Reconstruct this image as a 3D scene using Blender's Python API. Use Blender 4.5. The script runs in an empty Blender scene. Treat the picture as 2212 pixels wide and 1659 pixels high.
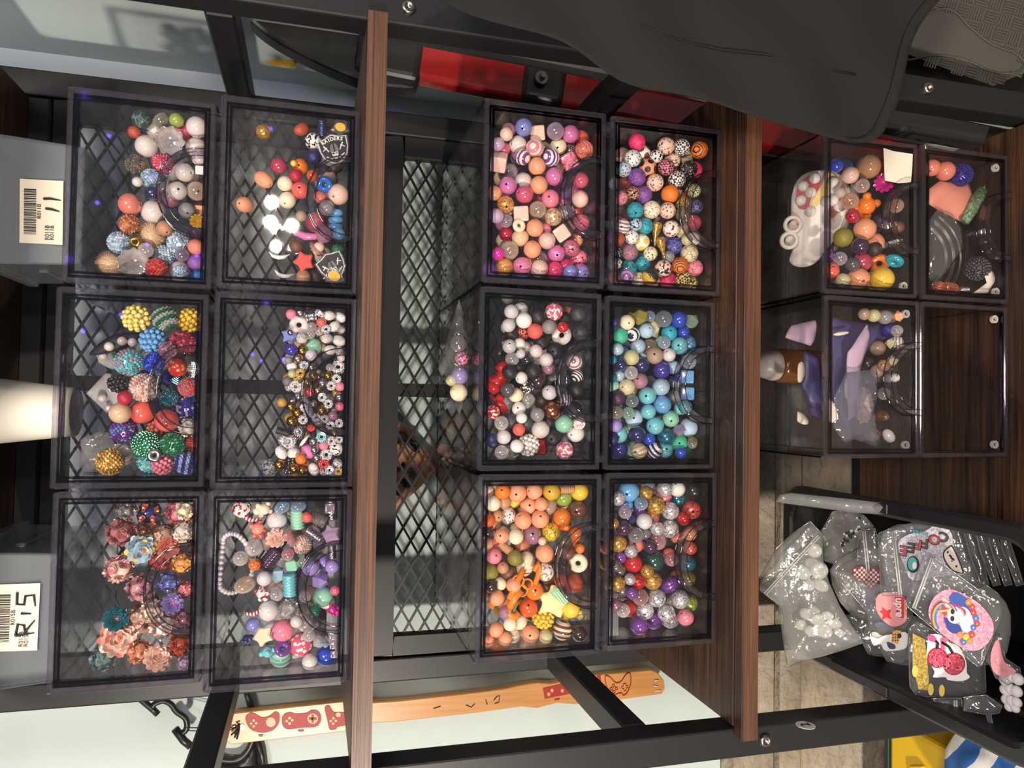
import bpy, bmesh, math, random, re
from mathutils import Vector, Matrix, noise
from mathutils.geometry import delaunay_2d_cdt
random.seed(7)
S = bpy.context.scene
C = bpy.data.collections.new('scene'); S.collection.children.link(C)
PI = math.pi
# ------------------------------------------------------------------ camera (phone held sideways: the picture's left is up)
F = 1603.6
p_, y_, r_ = (math.radians(a) for a in (15.06, 1.7217, 1.4143))
RB = Matrix(((0, 1, 0), (0, 0, -1), (-1, 0, 0)))
RX = Matrix(((1, 0, 0), (0, math.cos(p_), math.sin(p_)), (0, -math.sin(p_), math.cos(p_))))
RZ = Matrix(((math.cos(y_), math.sin(y_), 0), (-math.sin(y_), math.cos(y_), 0), (0, 0, 1)))
RR = Matrix(((math.cos(r_), -math.sin(r_), 0), (math.sin(r_), math.cos(r_), 0), (0, 0, 1)))
R = RZ @ RX @ RB @ RR
O = Vector((0, 0, 1.0))
cd = bpy.data.cameras.new('camera'); cam = bpy.data.objects.new('camera', cd); C.objects.link(cam)
cam.matrix_world = Matrix.Translation(O) @ R.to_4x4()
cd.sensor_fit = 'HORIZONTAL'; cd.sensor_width = 36; cd.lens = F / 2212 * 36; cd.clip_start = .01
S.camera = cam
# ------------------------------------------------------------------ light: warm lamp to the left, dim lamps to the right, dim room
w = bpy.data.worlds.new('world'); S.world = w; w.use_nodes = True
w.node_tree.nodes['Background'].inputs[0].default_value = (.72, .74, .86, 1)
w.node_tree.nodes['Background'].inputs[1].default_value = .22
def lamp(name, loc, power, rad, col, spot=None, target=None):
    l = bpy.data.lights.new(name, 'SPOT' if spot else 'POINT'); l.energy = power; l.color = col; l.shadow_soft_size = rad
    if spot: l.spot_size = math.radians(spot); l.spot_blend = .6
    o = bpy.data.objects.new(name, l); C.objects.link(o); o.location = loc
    if target: o.rotation_euler = (Vector(target) - Vector(loc)).to_track_quat('-Z', 'Y').to_euler()
    return o
lamp('key_lamp', (-1.30, -1.0, 1.02), 134, .05, (1, .895, .76))
lamp('overhead_lamp', (.12, -1.05, 2.0), 92, .20, (1, .885, .75))
for i, (x, z) in enumerate(((.716, 1.156), (.645, 1.159), (.638, 1.085))):
    lamp('bulb_lamp.%03d' % i, (x, -1.45, z), 5, .022, (1, .88, .70))
lamp('violet_lamp', (.30, .05, 1.85), 5.0, .012, (.36, .26, 1))
for i, (x, z) in enumerate(((.969, 1.728), (.849, 1.653), (.629, 1.68), (.731, 1.519), (.504, 1.53), (.478, 1.379), (.441, 1.754), (.154, 1.192), (.324, 1.153), (.142, 1.095), (.212, 1.702), (.269, 1.597), (.912, 1.154))):
    lamp('fairy_light.%03d' % i, (x, -1.25, z), .035, .006, (.20, .10, 1))   # a string of violet fairy lights behind the viewer
S.view_settings.view_transform = 'Standard'; S.view_settings.look = 'None'
S.view_settings.gamma = 1; S.view_settings.use_curve_mapping = False
S.view_settings.exposure = .44
S.cycles.transparent_max_bounces = 36; S.cycles.max_bounces = 6; S.cycles.diffuse_bounces = 2
S.cycles.glossy_bounces = 2; S.cycles.transmission_bounces = 4; S.cycles.sample_clamp_indirect = 4
S.cycles.use_adaptive_sampling = True; S.cycles.adaptive_threshold = .06; S.cycles.adaptive_min_samples = 12
S.cycles.caustics_reflective = False; S.cycles.caustics_refractive = False
# ------------------------------------------------------------------ pixel -> place
def ray(x, y): return R @ Vector(((x - 1106) / F, -(y - 829.5) / F, -1))
def PT(x, y, t): return O + ray(x, y) * t
def PY(x, y, Y): d = ray(x, y); return O + d * (Y / d.y)
def PX(x, y, X): d = ray(x, y); return O + d * (X / d.x)
def PZ(x, y, Z): d = ray(x, y); return O + d * ((Z - O.z) / d.z)
def PP(x, y, P0, n): d = ray(x, y); n = Vector(n); return O + d * ((Vector(P0) - O).dot(n) / d.dot(n))
def proj(P): c = R.transposed() @ (P - O); return (1106 + F * c.x / -c.z, 829.5 - F * c.y / -c.z, -c.z)
# ------------------------------------------------------------------ mesh builder
class MB:
    def __init__(s): s.v = []; s.f = []; s.m = []; s.cur = 0; s.c = None; s.cc = None
    def add(s, vs, fs):
        o = len(s.v); s.v += [Vector(v) for v in vs]; s.f += [[i + o for i in f] for f in fs]; s.m += [s.cur] * len(fs)
        if s.c is not None: s.c += [s.cc] * len(fs)
        return s
    def box(s, x0, x1, y0, y1, z0, z1):
        return s.add([(x, y, z) for z in (z0, z1) for y in (y0, y1) for x in (x0, x1)],
                     [(0, 2, 3, 1), (4, 5, 7, 6), (0, 1, 5, 4), (2, 6, 7, 3), (0, 4, 6, 2), (1, 3, 7, 5)])
    def obox(s, c, ax, ay, az):      # centre and three half axes
        c, ax, ay, az = map(Vector, (c, ax, ay, az))
        return s.add([c + ax * i + ay * j + az * k for k in (-1, 1) for j in (-1, 1) for i in (-1, 1)],
                     [(0, 2, 3, 1), (4, 5, 7, 6), (0, 1, 5, 4), (2, 6, 7, 3), (0, 4, 6, 2), (1, 3, 7, 5)])
    def bar(s, a, b, wx, up, wy):    # square bar a->b, half widths
        a, b = Vector(a), Vector(b); d = (b - a); u = Vector(up); sx = d.cross(u).normalized(); u = sx.cross(d).normalized()
        return s.obox((a + b) / 2, d / 2, sx * wx, u * wy)
    def tube(s, pts, r, n=8, closed=False, cap=True):
        pts = [Vector(p) for p in pts]; rs = r if isinstance(r, (list, tuple)) else [r] * len(pts); vs = []; fs = []
        N = len(pts); up = Vector((.3, .5, .81))
        for i, p in enumerate(pts):
            a = pts[(i - 1) % N] if (i or closed) else p; b = pts[(i + 1) % N] if (i < N - 1 or closed) else p
            d = (b - a); d = d.normalized() if d.length else Vector((0, 0, 1))
            sx = d.cross(up)
            if sx.length < 1e-3: sx = d.cross(Vector((1, 0, 0)))
            sx.normalize(); u = sx.cross(d).normalized(); up = u
            vs += [p + (sx * math.cos(t) + u * math.sin(t)) * rs[i] for t in (2 * PI * k / n for k in range(n))]
        for i in range(N if closed else N - 1):
            j = (i + 1) % N
            fs += [(i * n + k, i * n + (k + 1) % n, j * n + (k + 1) % n, j * n + k) for k in range(n)]
        if cap and not closed: fs += [tuple(range(n))[::-1], tuple((N - 1) * n + k for k in range(n))]
        return s.add(vs, fs)
    def lathe(s, prof, n=24, M=None):   # profile (radius, height) about z
        vs = []; fs = []
        for (r, z) in prof: vs += [Vector((r * math.cos(2 * PI * k / n), r * math.sin(2 * PI * k / n), z)) for k in range(n)]
        for i in range(len(prof) - 1): fs += [(i * n + k, i * n + (k + 1) % n, (i + 1) * n + (k + 1) % n, (i + 1) * n + k) for k in range(n)]
        if M is not None: vs = [M @ v for v in vs]
        return s.add(vs, fs)
    def sphere(s, c, r, n=12, m=8, sc=(1, 1, 1), M=None):
        c = Vector(c); vs = [(0, 0, 1)]; fs = []
        for i in range(1, m): vs += [(math.sin(PI * i / m) * math.cos(2 * PI * k / n), math.sin(PI * i / m) * math.sin(2 * PI * k / n), math.cos(PI * i / m)) for k in range(n)]
        vs.append((0, 0, -1)); L = len(vs) - 1
        fs += [(0, 1 + k, 1 + (k + 1) % n) for k in range(n)]
        for i in range(m - 2): fs += [(1 + i * n + k, 1 + (i + 1) * n + k, 1 + (i + 1) * n + (k + 1) % n, 1 + i * n + (k + 1) % n) for k in range(n)]
        fs += [(L, 1 + (m - 2) * n + (k + 1) % n, 1 + (m - 2) * n + k) for k in range(n)]
        q = [Vector((v[0] * sc[0], v[1] * sc[1], v[2] * sc[2])) * r for v in vs]
        if M is not None: q = [M @ v for v in q]
        return s.add([c + v for v in q], fs)
    def prism(s, poly, ext):         # planar outline extruded
        ext = Vector(ext); n = len(poly); p = [Vector(a) for a in poly]
        return s.add(p + [a + ext for a in p], [tuple(range(n)), tuple(range(2 * n - 1, n - 1, -1))] + [(i, i + n, (i + 1) % n + n, (i + 1) % n) for i in range(n)])
    def mesh(s, name, smooth=False, bev=0, seg=1, ang=40):
        bm = bmesh.new(); vs = [bm.verts.new(v) for v in s.v]; lay = bm.loops.layers.float_color.new('Col') if s.c is not None else None
        for i, f in enumerate(s.f):
            try: fc = bm.faces.new([vs[k] for k in f])
            except ValueError: continue
            fc.material_index = s.m[i]; fc.smooth = smooth
            if lay is not None:
                for l in fc.loops: l[lay] = (*s.c[i], 1)
        if bev:
            bm.normal_update(); bmesh.ops.remove_doubles(bm, verts=bm.verts, dist=1e-6)
            bmesh.ops.recalc_face_normals(bm, faces=bm.faces)
            es = [e for e in bm.edges if len(e.link_faces) == 2 and e.calc_face_angle(0) > math.radians(ang)]
            bmesh.ops.bevel(bm, geom=es, offset=bev, segments=seg, affect='EDGES', profile=.5)
        else: bmesh.ops.recalc_face_normals(bm, faces=bm.faces)
        me = bpy.data.meshes.new(name); bm.to_mesh(me); bm.free(); return me
    def build(s, name, mat, parent=None, smooth=False, bev=0, seg=1, ang=40):
        me = s.mesh(name, smooth, bev, seg, ang)
        for m in (mat if isinstance(mat, (list, tuple)) else [mat]): me.materials.append(m)
        return link(name, me, parent)
def link(name, me, parent=None):
    o = bpy.data.objects.new(name, me); C.objects.link(o)
    if parent is not None: o.parent = parent
    return o
def tag(o, label=None, cat=None, group=None, kind=None):
    if label: o['label'] = label
    if cat: o['category'] = cat
    if group: o['group'] = group
    if kind: o['kind'] = kind
    return o
def thing(name, label, cat, loc=(0, 0, 0), group=None):
    o = bpy.data.objects.new(name, None); o.empty_display_size = .01; C.objects.link(o); o.location = loc
    return tag(o, label, cat, group)
def rel(o, parent):   # parent while keeping world coordinates of the mesh
    o.parent = parent; o.matrix_parent_inverse = Matrix.Translation(-Vector(parent.location)); return o
# ------------------------------------------------------------------ materials
def NT(name):
    m = bpy.data.materials.new(name); m.use_nodes = True; t = m.node_tree; t.nodes.clear()
    out = t.nodes.new('ShaderNodeOutputMaterial')
    def N(kind, _p=None, **k):
        n = t.nodes.new('ShaderNode' + kind)
        for a, b in (_p or {}).items(): setattr(n, a, b)
        for a, b in k.items():
            a2 = int(a[1:]) if a[0] == 'i' and a[1:].isdigit() else a.replace('_', ' ')
            if hasattr(b, 'is_output'): t.links.new(b, n.inputs[a2])
            else: n.inputs[a2].default_value = b
        return n
    return m, N, t, out
def c4(c): return (c[0], c[1], c[2], 1)
def srgb(r, g, b): return tuple(((c / 255) / 12.92 if c / 255 <= .04045 else ((c / 255 + .055) / 1.055) ** 2.4) for c in (r, g, b))
def P(name, col, rough=.5, metal=0, coat=0, spec=.5, bump=None, var=None):
    m, N, t, out = NT(name); b = N('BsdfPrincipled', Base_Color=c4(col), Roughness=rough, Metallic=metal, Coat_Weight=coat, Specular_IOR_Level=spec)
    tc = N('TexCoord').outputs['Object']
    if var:      # second colour, scale, (stretch)
        mp = N('Mapping', Vector=tc, Scale=var[2] if len(var) > 2 else (1, 1, 1)); nz = N('TexNoise', Vector=mp.outputs[0], Scale=var[1], Detail=6.0)
        mx = N('Mix', {'data_type': 'RGBA'}, i0=nz.outputs[0], i6=c4(col), i7=c4(var[0]))
        cr = N('ValToRGB', Fac=nz.outputs[0]); cr.color_ramp.elements[0].position = .35; cr.color_ramp.elements[1].position = .65
        t.links.new(cr.outputs[0], mx.inputs[0]); t.links.new(mx.outputs[2], b.inputs['Base Color'])
    if bump:
        nz = N('TexNoise', Vector=tc, Scale=bump[0], Detail=5.0); bp = N('Bump', Strength=bump[1], Distance=bump[2] if len(bump) > 2 else .002, Height=nz.outputs[0])
        t.links.new(bp.outputs[0], b.inputs['Normal'])
    t.links.new(b.outputs[0], out.inputs[0]); return m
def clearmat(name, tint, rough=.03, ior=1.45, extra=0.0, body=None, bodyfac=0.0, bump=None):
    m, N, t, out = NT(name)
    tr = N('BsdfTransparent', Color=c4(tint)); gl = N('BsdfGlossy', Color=(1, 1, 1, 1), Roughness=rough)
    io = N('MapRange', Value=N('NewGeometry').outputs['Backfacing'], To_Min=ior, To_Max=1 / ior); fr = N('Fresnel', IOR=io.outputs[0])   # thin sheet: same reflectance on both sides
    if bump:
        nz = N('TexNoise', Vector=N('TexCoord').outputs['Object'], Scale=bump[0], Detail=3.0); bp = N('Bump', Strength=bump[1], Distance=bump[2], Height=nz.outputs[0])
        t.links.new(bp.outputs[0], gl.inputs['Normal']); t.links.new(bp.outputs[0], fr.inputs['Normal'])
    base = tr.outputs[0]
    if body: base = N('MixShader', Fac=bodyfac, i1=tr.outputs[0], i2=N('BsdfDiffuse', Color=c4(body)).outputs[0]).outputs[0]
    ad = N('Math', {'operation': 'ADD'}, i0=fr.outputs[0], i1=extra)
    mx = N('MixShader', Fac=ad.outputs[0], i1=base, i2=gl.outputs[0]); t.links.new(mx.outputs[0], out.inputs[0]); return m
M = {}
M['acrylic'] = clearmat('clear_acrylic', (.972, .966, .972), .025, 1.33, body=(.62, .56, .52), bodyfac=.0045)
M['edge'] = clearmat('internal_reflection_tint', (.36, .33, .39), .06, 1.5)  # clear acrylic's edge darkness from total internal reflection, put into the tint
M['rim'] = clearmat('acrylic_rim', (.80, .77, .82), .05, 1.6, body=(.60, .56, .60), bodyfac=.022)
M['hedge'] = clearmat('handle_edge_acrylic', (.46, .42, .47), .05, 1.9)
M['handle'] = clearmat('handle_acrylic', (.88, .86, .88), .05, 1.7)
M['bag'] = clearmat('clear_bag', (.93, .93, .93), .10, 1.4, .02, body=(.8, .8, .78), bodyfac=.05, bump=(60, .8, .004))
M['film'] = clearmat('frosted_bag', (.90, .90, .89), .16, 1.4, .03, body=(.8, .8, .78), bodyfac=.16, bump=(45, .9, .005))
M['bin'] = clearmat('translucent_bin', (.74, .77, .80), .22, 1.45, .02, body=(.50, .54, .58), bodyfac=.20)
M['holo'] = clearmat('holographic_bag', (.8, .82, .9), .08, 1.5, .10, body=(.5, .5, .6), bodyfac=.12, bump=(40, 1, .006))
def woodmat(name, a, b, c, grain=(1.2, 26, 26), scale=9, rough=.42):
    m, N, t, out = NT(name); tc = N('TexCoord').outputs['Object']; mp = N('Mapping', Vector=tc, Scale=grain)
    n1 = N('TexNoise', Vector=mp.outputs[0], Scale=scale, Detail=8.0, Roughness=.65); n2 = N('TexNoise', Vector=tc, Scale=7.0, Detail=4.0)
    mp2 = N('Mapping', Vector=tc, Scale=(grain[0] * .6, grain[1] * 3.5, grain[2] * 3.5)); n3 = N('TexNoise', Vector=mp2.outputs[0], Scale=scale, Detail=3.0)
    r1 = N('ValToRGB', Fac=n1.outputs[0]); e = r1.color_ramp.elements; e[0].position = .36; e[0].color = c4(a); e[1].position = .66; e[1].color = c4(b)
    r2 = N('ValToRGB', Fac=n2.outputs[0]); r2.color_ramp.elements[0].position = .42; r2.color_ramp.elements[1].position = .62
    mx = N('Mix', {'data_type': 'RGBA'}, i0=r2.outputs[0], i6=r1.outputs[0], i7=c4(c)); t.links.new(mx.outputs[2], mx.inputs[6]) if 0 else None
    sc = N('Math', {'operation': 'MULTIPLY'}, i0=r2.outputs[0], i1=.62); t.links.new(sc.outputs[0], mx.inputs[0])
    r3 = N('ValToRGB', Fac=n3.outputs[0]); r3.color_ramp.elements[0].position = .3; r3.color_ramp.elements[0].color = (.45, .45, .45, 1); r3.color_ramp.elements[1].position = .55
    mu = N('Mix', {'data_type': 'RGBA', 'blend_type': 'MULTIPLY'}, i0=1.0, i6=mx.outputs[2], i7=r3.outputs[0])
    bp = N('Bump', Strength=.25, Distance=.001, Height=n3.outputs[0])
    b = N('BsdfPrincipled', Base_Color=mu.outputs[2], Roughness=rough, Normal=bp.outputs[0]); t.links.new(b.outputs[0], out.inputs[0]); return m
M['wood'] = woodmat('rustic_board', srgb(36, 25, 19), srgb(108, 72, 46), srgb(46, 38, 34), (1.0, 22, 22), 8)
M['band'] = woodmat('edge_band_wood', srgb(74, 49, 35), srgb(116, 79, 55), srgb(96, 65, 47), (1.5, 40, 40), 6, .4)
M['black'] = P('black_metal', srgb(30, 29, 31), .42, bump=(900, .12, .0004))
M['mesh'] = P('black_mesh_metal', srgb(24, 23, 23), .4)
M['plastic'] = P('black_plastic', srgb(34, 33, 34), .36)
M['rubber'] = P('rubber_tread', srgb(72, 68, 62), .6, bump=(120, .2, .001))
M['redpaint'] = P('red_paint', srgb(156, 18, 20), .25, coat=.4)
M['steel'] = P('steel', srgb(150, 145, 140), .3, 1)
M['darkgrey'] = P('dark_grey_tube', srgb(56, 55, 56), .4)
M['white'] = P('white_plastic', srgb(232, 226, 214), .35)
M['paper'] = P('paper', srgb(236, 226, 206), .7)
M['ink'] = P('ink', srgb(26, 26, 34), .6)
M['cloth'] = P('black_cloth', srgb(40, 38, 37), .9, spec=.15, bump=(420, .35, .0008))
M['wall'] = P('wall_paint', srgb(192, 204, 201), .7, bump=(160, .12, .001))
M['concrete'] = P('concrete', srgb(176, 164, 146), .9, bump=(60, 1, .008), var=(srgb(138, 126, 110), 14))
M['pad'] = P('paddle_wood', srgb(208, 150, 88), .32, var=(srgb(196, 134, 72), 6, (40, 40, 2)))
M['redprint'] = P('red_print', srgb(168, 30, 26), .5)
M['leather'] = P('tan_hide', srgb(200, 150, 116), .75, var=(srgb(176, 122, 90), 14))
M['skyblue'] = P('green_ink', srgb(54, 92, 66), .7)
M['yellow'] = P('yellow_plastic', srgb(236, 190, 30), .4)
M['tape'] = P('yellow_tape', srgb(206, 160, 36), .55)
M['flooring'] = P('floor_concrete', srgb(120, 112, 102), .9, bump=(20, .5, .004))
# ---- bead finishes: colour from the object, second colour from its "tint"
def beadmat(name, fin, pat=None):
    m, N, t, out = NT(name); c1 = N('ObjectInfo').outputs['Color']; c2 = N('Attribute', {'attribute_type': 'OBJECT', 'attribute_name': 'tint'}).outputs['Color']
    tc = N('TexCoord').outputs['Object']; col = c1; nrm = None
    def mix(f, a, b): return N('Mix', {'data_type': 'RGBA'}, i0=f, i6=a, i7=b).outputs[2]
    def ramp(f, a, b, lin=False):
        r = N('ValToRGB', Fac=f); r.color_ramp.elements[0].position = a; r.color_ramp.elements[1].position = b; return r.outputs[0]
    if pat == 'crackle':
        wv = N('TexNoise', Vector=tc, Scale=2.5, Detail=3.0); wm = N('Mix', {'data_type': 'RGBA'}, i0=.3, i6=tc, i7=wv.outputs[1])
        v = N('TexVoronoi', {'feature': 'DISTANCE_TO_EDGE'}, Vector=wm.outputs[2], Scale=2.0); col = mix(ramp(v.outputs[0], .012, .05), c2, c1)
    if pat == 'check': ck = N('TexChecker', Vector=tc, Color1=(0, 0, 0, 1), Color2=(1, 1, 1, 1), Scale=4.2); col = mix(ck.outputs[1], c1, c2)
    if pat == 'stripe':
        wv = N('TexWave', Vector=tc, Scale=.75, Distortion=1.2); col = mix(ramp(wv.outputs[1], .45, .52), c1, c2)
    if pat == 'band':
        wv = N('TexWave', Vector=tc, Scale=.62, Distortion=.0); col = mix(ramp(wv.outputs[1], .47, .53), c1, c2)
    if pat == 'tiger':
        wv = N('TexWave', Vector=tc, Scale=1.5, Distortion=5.0, Detail=1.0); col = mix(ramp(wv.outputs[1], .66, .74), c1, c2)
    if pat == 'cow':
        nz = N('TexNoise', Vector=tc, Scale=2.6, Detail=1.0); col = mix(ramp(nz.outputs[0], .52, .56), c1, c2)
    if pat == 'spots':
        v = N('TexVoronoi', Vector=tc, Scale=2.4); col = mix(ramp(v.outputs[0], .34, .38), c2, c1)
    if pat == 'speck':
        v = N('TexVoronoi', Vector=tc, Scale=4.2); col = mix(ramp(v.outputs[0], .24, .3), c2, c1)
    if pat == 'terr':
        v = N('TexVoronoi', Vector=tc, Scale=3.2); sc = N('SeparateColor', Color=v.outputs[1])
        hs = mix(ramp(sc.outputs[0], .3, .32), c4(srgb(70, 60, 50)), c2); hs = mix(ramp(sc.outputs[1], .6, .62), hs, c4(srgb(96, 120, 90)))
        col = mix(ramp(v.outputs[0], .36, .4), hs, c1)
    if pat == 'soccer':
        g_ = 1.618034; mxv = None; nn = N('VectorMath', {'operation': 'NORMALIZE'}, i0=tc).outputs[0]
        for ax in ((0, 1, g_), (0, 1, -g_), (1, g_, 0), (1, -g_, 0), (g_, 0, 1), (-g_, 0, 1)):
            v_ = Vector(ax).normalized(); dp = N('VectorMath', {'operation': 'DOT_PRODUCT'}, i0=nn, i1=v_).outputs['Value']; ab = N('Math', {'operation': 'ABSOLUTE'}, i0=dp).outputs[0]
            mxv = ab if mxv is None else N('Math', {'operation': 'MAXIMUM'}, i0=mxv, i1=ab).outputs[0]
        col = mix(ramp(mxv, .930, .938), c1, c2)
    if pat == 'half':
        sx = N('SeparateXYZ', Vector=tc); nz = N('TexNoise', Vector=tc, Scale=7.0); ad = N('Math', {'operation': 'ADD'}, i0=sx.outputs[0], i1=nz.outputs[0]); col = mix(ramp(ad.outputs[0], .45, .5), c1, c2)
    if pat == 'isle':
        rn = N('NewGeometry').outputs['Random Per Island']; hs = N('HueSaturation', Color=c1, Value=1.0); vv = N('MapRange', Value=rn, To_Min=.45, To_Max=1.5); t.links.new(vv.outputs[0], hs.inputs['Value']); col = hs.outputs[0]
        g2 = N('Math', {'operation': 'FRACT'}, i0=N('Math', {'operation': 'MULTIPLY'}, i0=rn, i1=7.3).outputs[0]); col = mix(ramp(g2.outputs[0], .70, .72), col, c2)
    if pat == 'rows':
        sx = N('SeparateXYZ', Vector=tc); wv = N('Math', {'operation': 'SINE'}, i0=N('Math', {'operation': 'MULTIPLY'}, i0=sx.outputs[2], i1=11.0).outputs[0]); col = mix(ramp(wv.outputs[0], .0, .1), c1, c2)
    b = N('BsdfPrincipled', Base_Color=col)
    I = b.inputs
    if fin == 'matte': I['Roughness'].default_value = .48
    if fin == 'gloss': I['Roughness'].default_value = .14; I['Coat Weight'].default_value = 1; I['Coat Roughness'].default_value = .14
    if fin == 'metal': I['Roughness'].default_value = .22; I['Metallic'].default_value = 1
    if fin == 'gem': I['Roughness'].default_value = .12; I['Metallic'].default_value = .35; I['Coat Weight'].default_value = .6
    if fin in ('pearl', 'irid'):
        lw = N('LayerWeight', Blend=.35); nz = N('TexNoise', Vector=tc, Scale=1.1, Detail=1.0)
        ad = N('Math', {'operation': 'ADD'}, i0=lw.outputs[1], i1=nz.outputs[0]); rp = N('ValToRGB', Fac=ad.outputs[0]); e = rp.color_ramp.elements
        e[0].position = .45; e[0].color = (1, 1, 1, 1); e[1].position = 1.0; e[1].color = (.62, .70, 1, 1)
        for ps, cc in ((.6, (.75, 1, .9, 1)), (.72, (1, .86, .7, 1)), (.85, (1, .66, .92, 1))): k = e.new(ps); k.color = cc
        f = .25 if fin == 'pearl' else .6
        mu = N('Mix', {'data_type': 'RGBA', 'blend_type': 'MULTIPLY'}, i0=f, i6=col, i7=rp.outputs[0]); t.links.new(mu.outputs[2], I['Base Color'])
        I['Roughness'].default_value = .16; I['Metallic'].default_value = .05 if fin == 'pearl' else .08; I['Coat Weight'].default_value = 1; I['Coat Roughness'].default_value = .15
    if fin == 'glitter':
        v = N('TexVoronoi', Vector=tc, Scale=9.0); sc = N('SeparateColor', Color=v.outputs[1]); vv = N('MapRange', Value=sc.outputs[0], To_Min=.35, To_Max=1.9)
        hs = N('HueSaturation', Color=col, Value=vv.outputs[0]); t.links.new(hs.outputs[0], I['Base Color'])
        bp = N('Bump', Strength=.9, Distance=.12, Height=sc.outputs[1]); t.links.new(bp.outputs[0], I['Normal']); I['Roughness'].default_value = .28; I['Metallic'].default_value = .5; I['Coat Weight'].default_value = .6
    sh = b.outputs[0]
    if fin == 'clear':
        lt = mix(.35, col, (1, .97, .94, 1)); t.links.new(lt, I['Base Color']); I['Roughness'].default_value = .08; I['Coat Weight'].default_value = 1; I['Coat Roughness'].default_value = .06
        lw = N('LayerWeight', Blend=.5); tr = N('BsdfTransparent', Color=lt); fc = N('MapRange', Value=lw.outputs[1], To_Min=.20, To_Max=.9); base = N('MixShader', Fac=fc.outputs[0], i1=tr.outputs[0], i2=b.outputs[0])
        gl = N('BsdfGlossy', Color=(1, 1, 1, 1), Roughness=.1); sh = N('MixShader', Fac=.10, i1=base.outputs[0], i2=gl.outputs[0]).outputs[0]
    if fin == 'fur':
        I['Roughness'].default_value = .9; nz = N('TexNoise', Vector=tc, Scale=14.0, Detail=4.0); bp = N('Bump', Strength=1.0, Distance=.2, Height=nz.outputs[0]); t.links.new(bp.outputs[0], I['Normal'])
    t.links.new(sh, out.inputs[0]); return m
FIN = {'m': ('matte', None, 'matte'), 'g': ('gloss', None, 'glossy'), 'p': ('pearl', None, 'pearly'), 'i': ('irid', None, 'iridescent'), 'c': ('clear', None, 'see-through'),
       's': ('glitter', None, 'glitter'), 't': ('metal', None, 'metallic'), 'k': ('matte', 'crackle', 'crackled'), 'h': ('matte', 'check', 'checkered'),
       'a': ('gloss', 'stripe', 'striped'), 'b': ('gloss', 'band', 'banded'), 'j': ('matte', 'tiger', 'tiger-striped'), 'w': ('gloss', 'cow', 'blotched'), 'o': ('gloss', 'spots', 'dotted'),
       'e': ('matte', 'speck', 'speckled'), 'z': ('matte', 'terr', 'terrazzo-patterned'), 'q': ('matte', 'soccer', 'football-patterned'), 'f': ('matte', 'half', 'two-tone'),
       'r': ('gem', 'isle', 'rhinestone'), 'l': ('gem', 'rows', 'rhinestone-striped'), 'u': ('fur', None, 'furry'), 'x': ('gloss', 'isle', 'mottled')}
BM = {k: beadmat('bead_' + v[0] + ('_' + v[1] if v[1] else ''), v[0], v[1]) for k, v in FIN.items()}
# ================================================================== the setting
def struct(mb, name, mat, **k): return tag(mb.build(name, mat, **k), kind='structure')
struct(MB().box(-1.6, 1.8, -.60, 1.12, -.05, 0), 'floor', M['flooring'])
struct(MB().box(-1.6, .415, 1.0, 1.08, .40, 1.9), 'wall_back', M['wall'])
struct(MB().box(.415, .47, .72, 1.08, .001, 1.9), 'wall_right', M['wall'])
struct(MB().box(.4705, 1.8, .80, .88, .001, 1.9), 'wall_corner', M['wall'])
struct(MB().box(-1.6, .414, .965, 1.08, .001, .399), 'wall_base', M['concrete'])
struct(MB().box(-1.6, .414, .945, .964, .30, .335), 'trim_1', M['concrete'], bev=.003)
tp = MB(); pts = [PX(x, y, .413) for x, y in ((575, 135), (600, 131), (634, 134), (641, 137), (632, 147), (610, 142), (604, 147), (588, 141))]
tp.prism(pts, (.0015, 0, 0)); tag(tp.build('tape_piece', M['tape']), 'torn scrap of yellow tape stuck on the grey wall beside the rack', 'tape')
# ================================================================== shelving unit
XL, XR, YF, YB = -.30, .317, .6017, .90
ZS = [.2632, .6175, .9637, 1.3090]
unit = thing('shelving_unit', 'black metal rack with brown wood shelves and diamond mesh back panels', 'shelf', (0, .75, 0))
for i, z in enumerate(ZS):
    b = MB().box(-.293, .3145, .616, .872, z - .016, z).box(XL, XR, YF, .6148, z - .016, z)
    bo = rel(b.build('shelf_board', M['wood'], bev=.0008), unit)
    e = MB().box(XL, XR, YF - .0012, YF - .0001, z - .0158, z - .0002)
    eo = e.build('edge_band', M['band']); eo.parent = bo
for xa, xb in ((-.322, -.2945), (.3165, .344)):
    for ya, yb in ((.6155, .643), (.872, .8995)):
        po = rel(MB().box(xa, xb, ya, yb, .002, 1.62).build('post', M['black'], bev=.002, seg=2), unit)
for x in (-.308, .330):
    for z in (.705, 1.083, .05):
        rel(MB().box(x - .0135, x + .0135, .6435, .8715, z - .014, z + .010).build('side_rail', M['black'], bev=.002), unit)
for z in ZS:
    rel(MB().box(-.294, .316, .8745, .8975, z - .036, z - .006).build('back_rail', M['black'], bev=.002), unit)
for (x, y, z) in ((-.308, .6150, .585), (-.308, .6150, .28), (.331, .6150, .40), (.331, .615, .93), (-.308, .615, .96)):
    s = MB(); Mx = Matrix.Translation((x, y, z)) @ Matrix.Rotation(PI / 2, 4, 'X')
    s.lathe([(0.0001, .0005), (.0022, .0005), (.0024, .004), (.0052, .0036), (.0062, .0005), (.0062, -.0002)], 20, Mx); rel(s.build('screw', M['steel'], smooth=True), unit)
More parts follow.
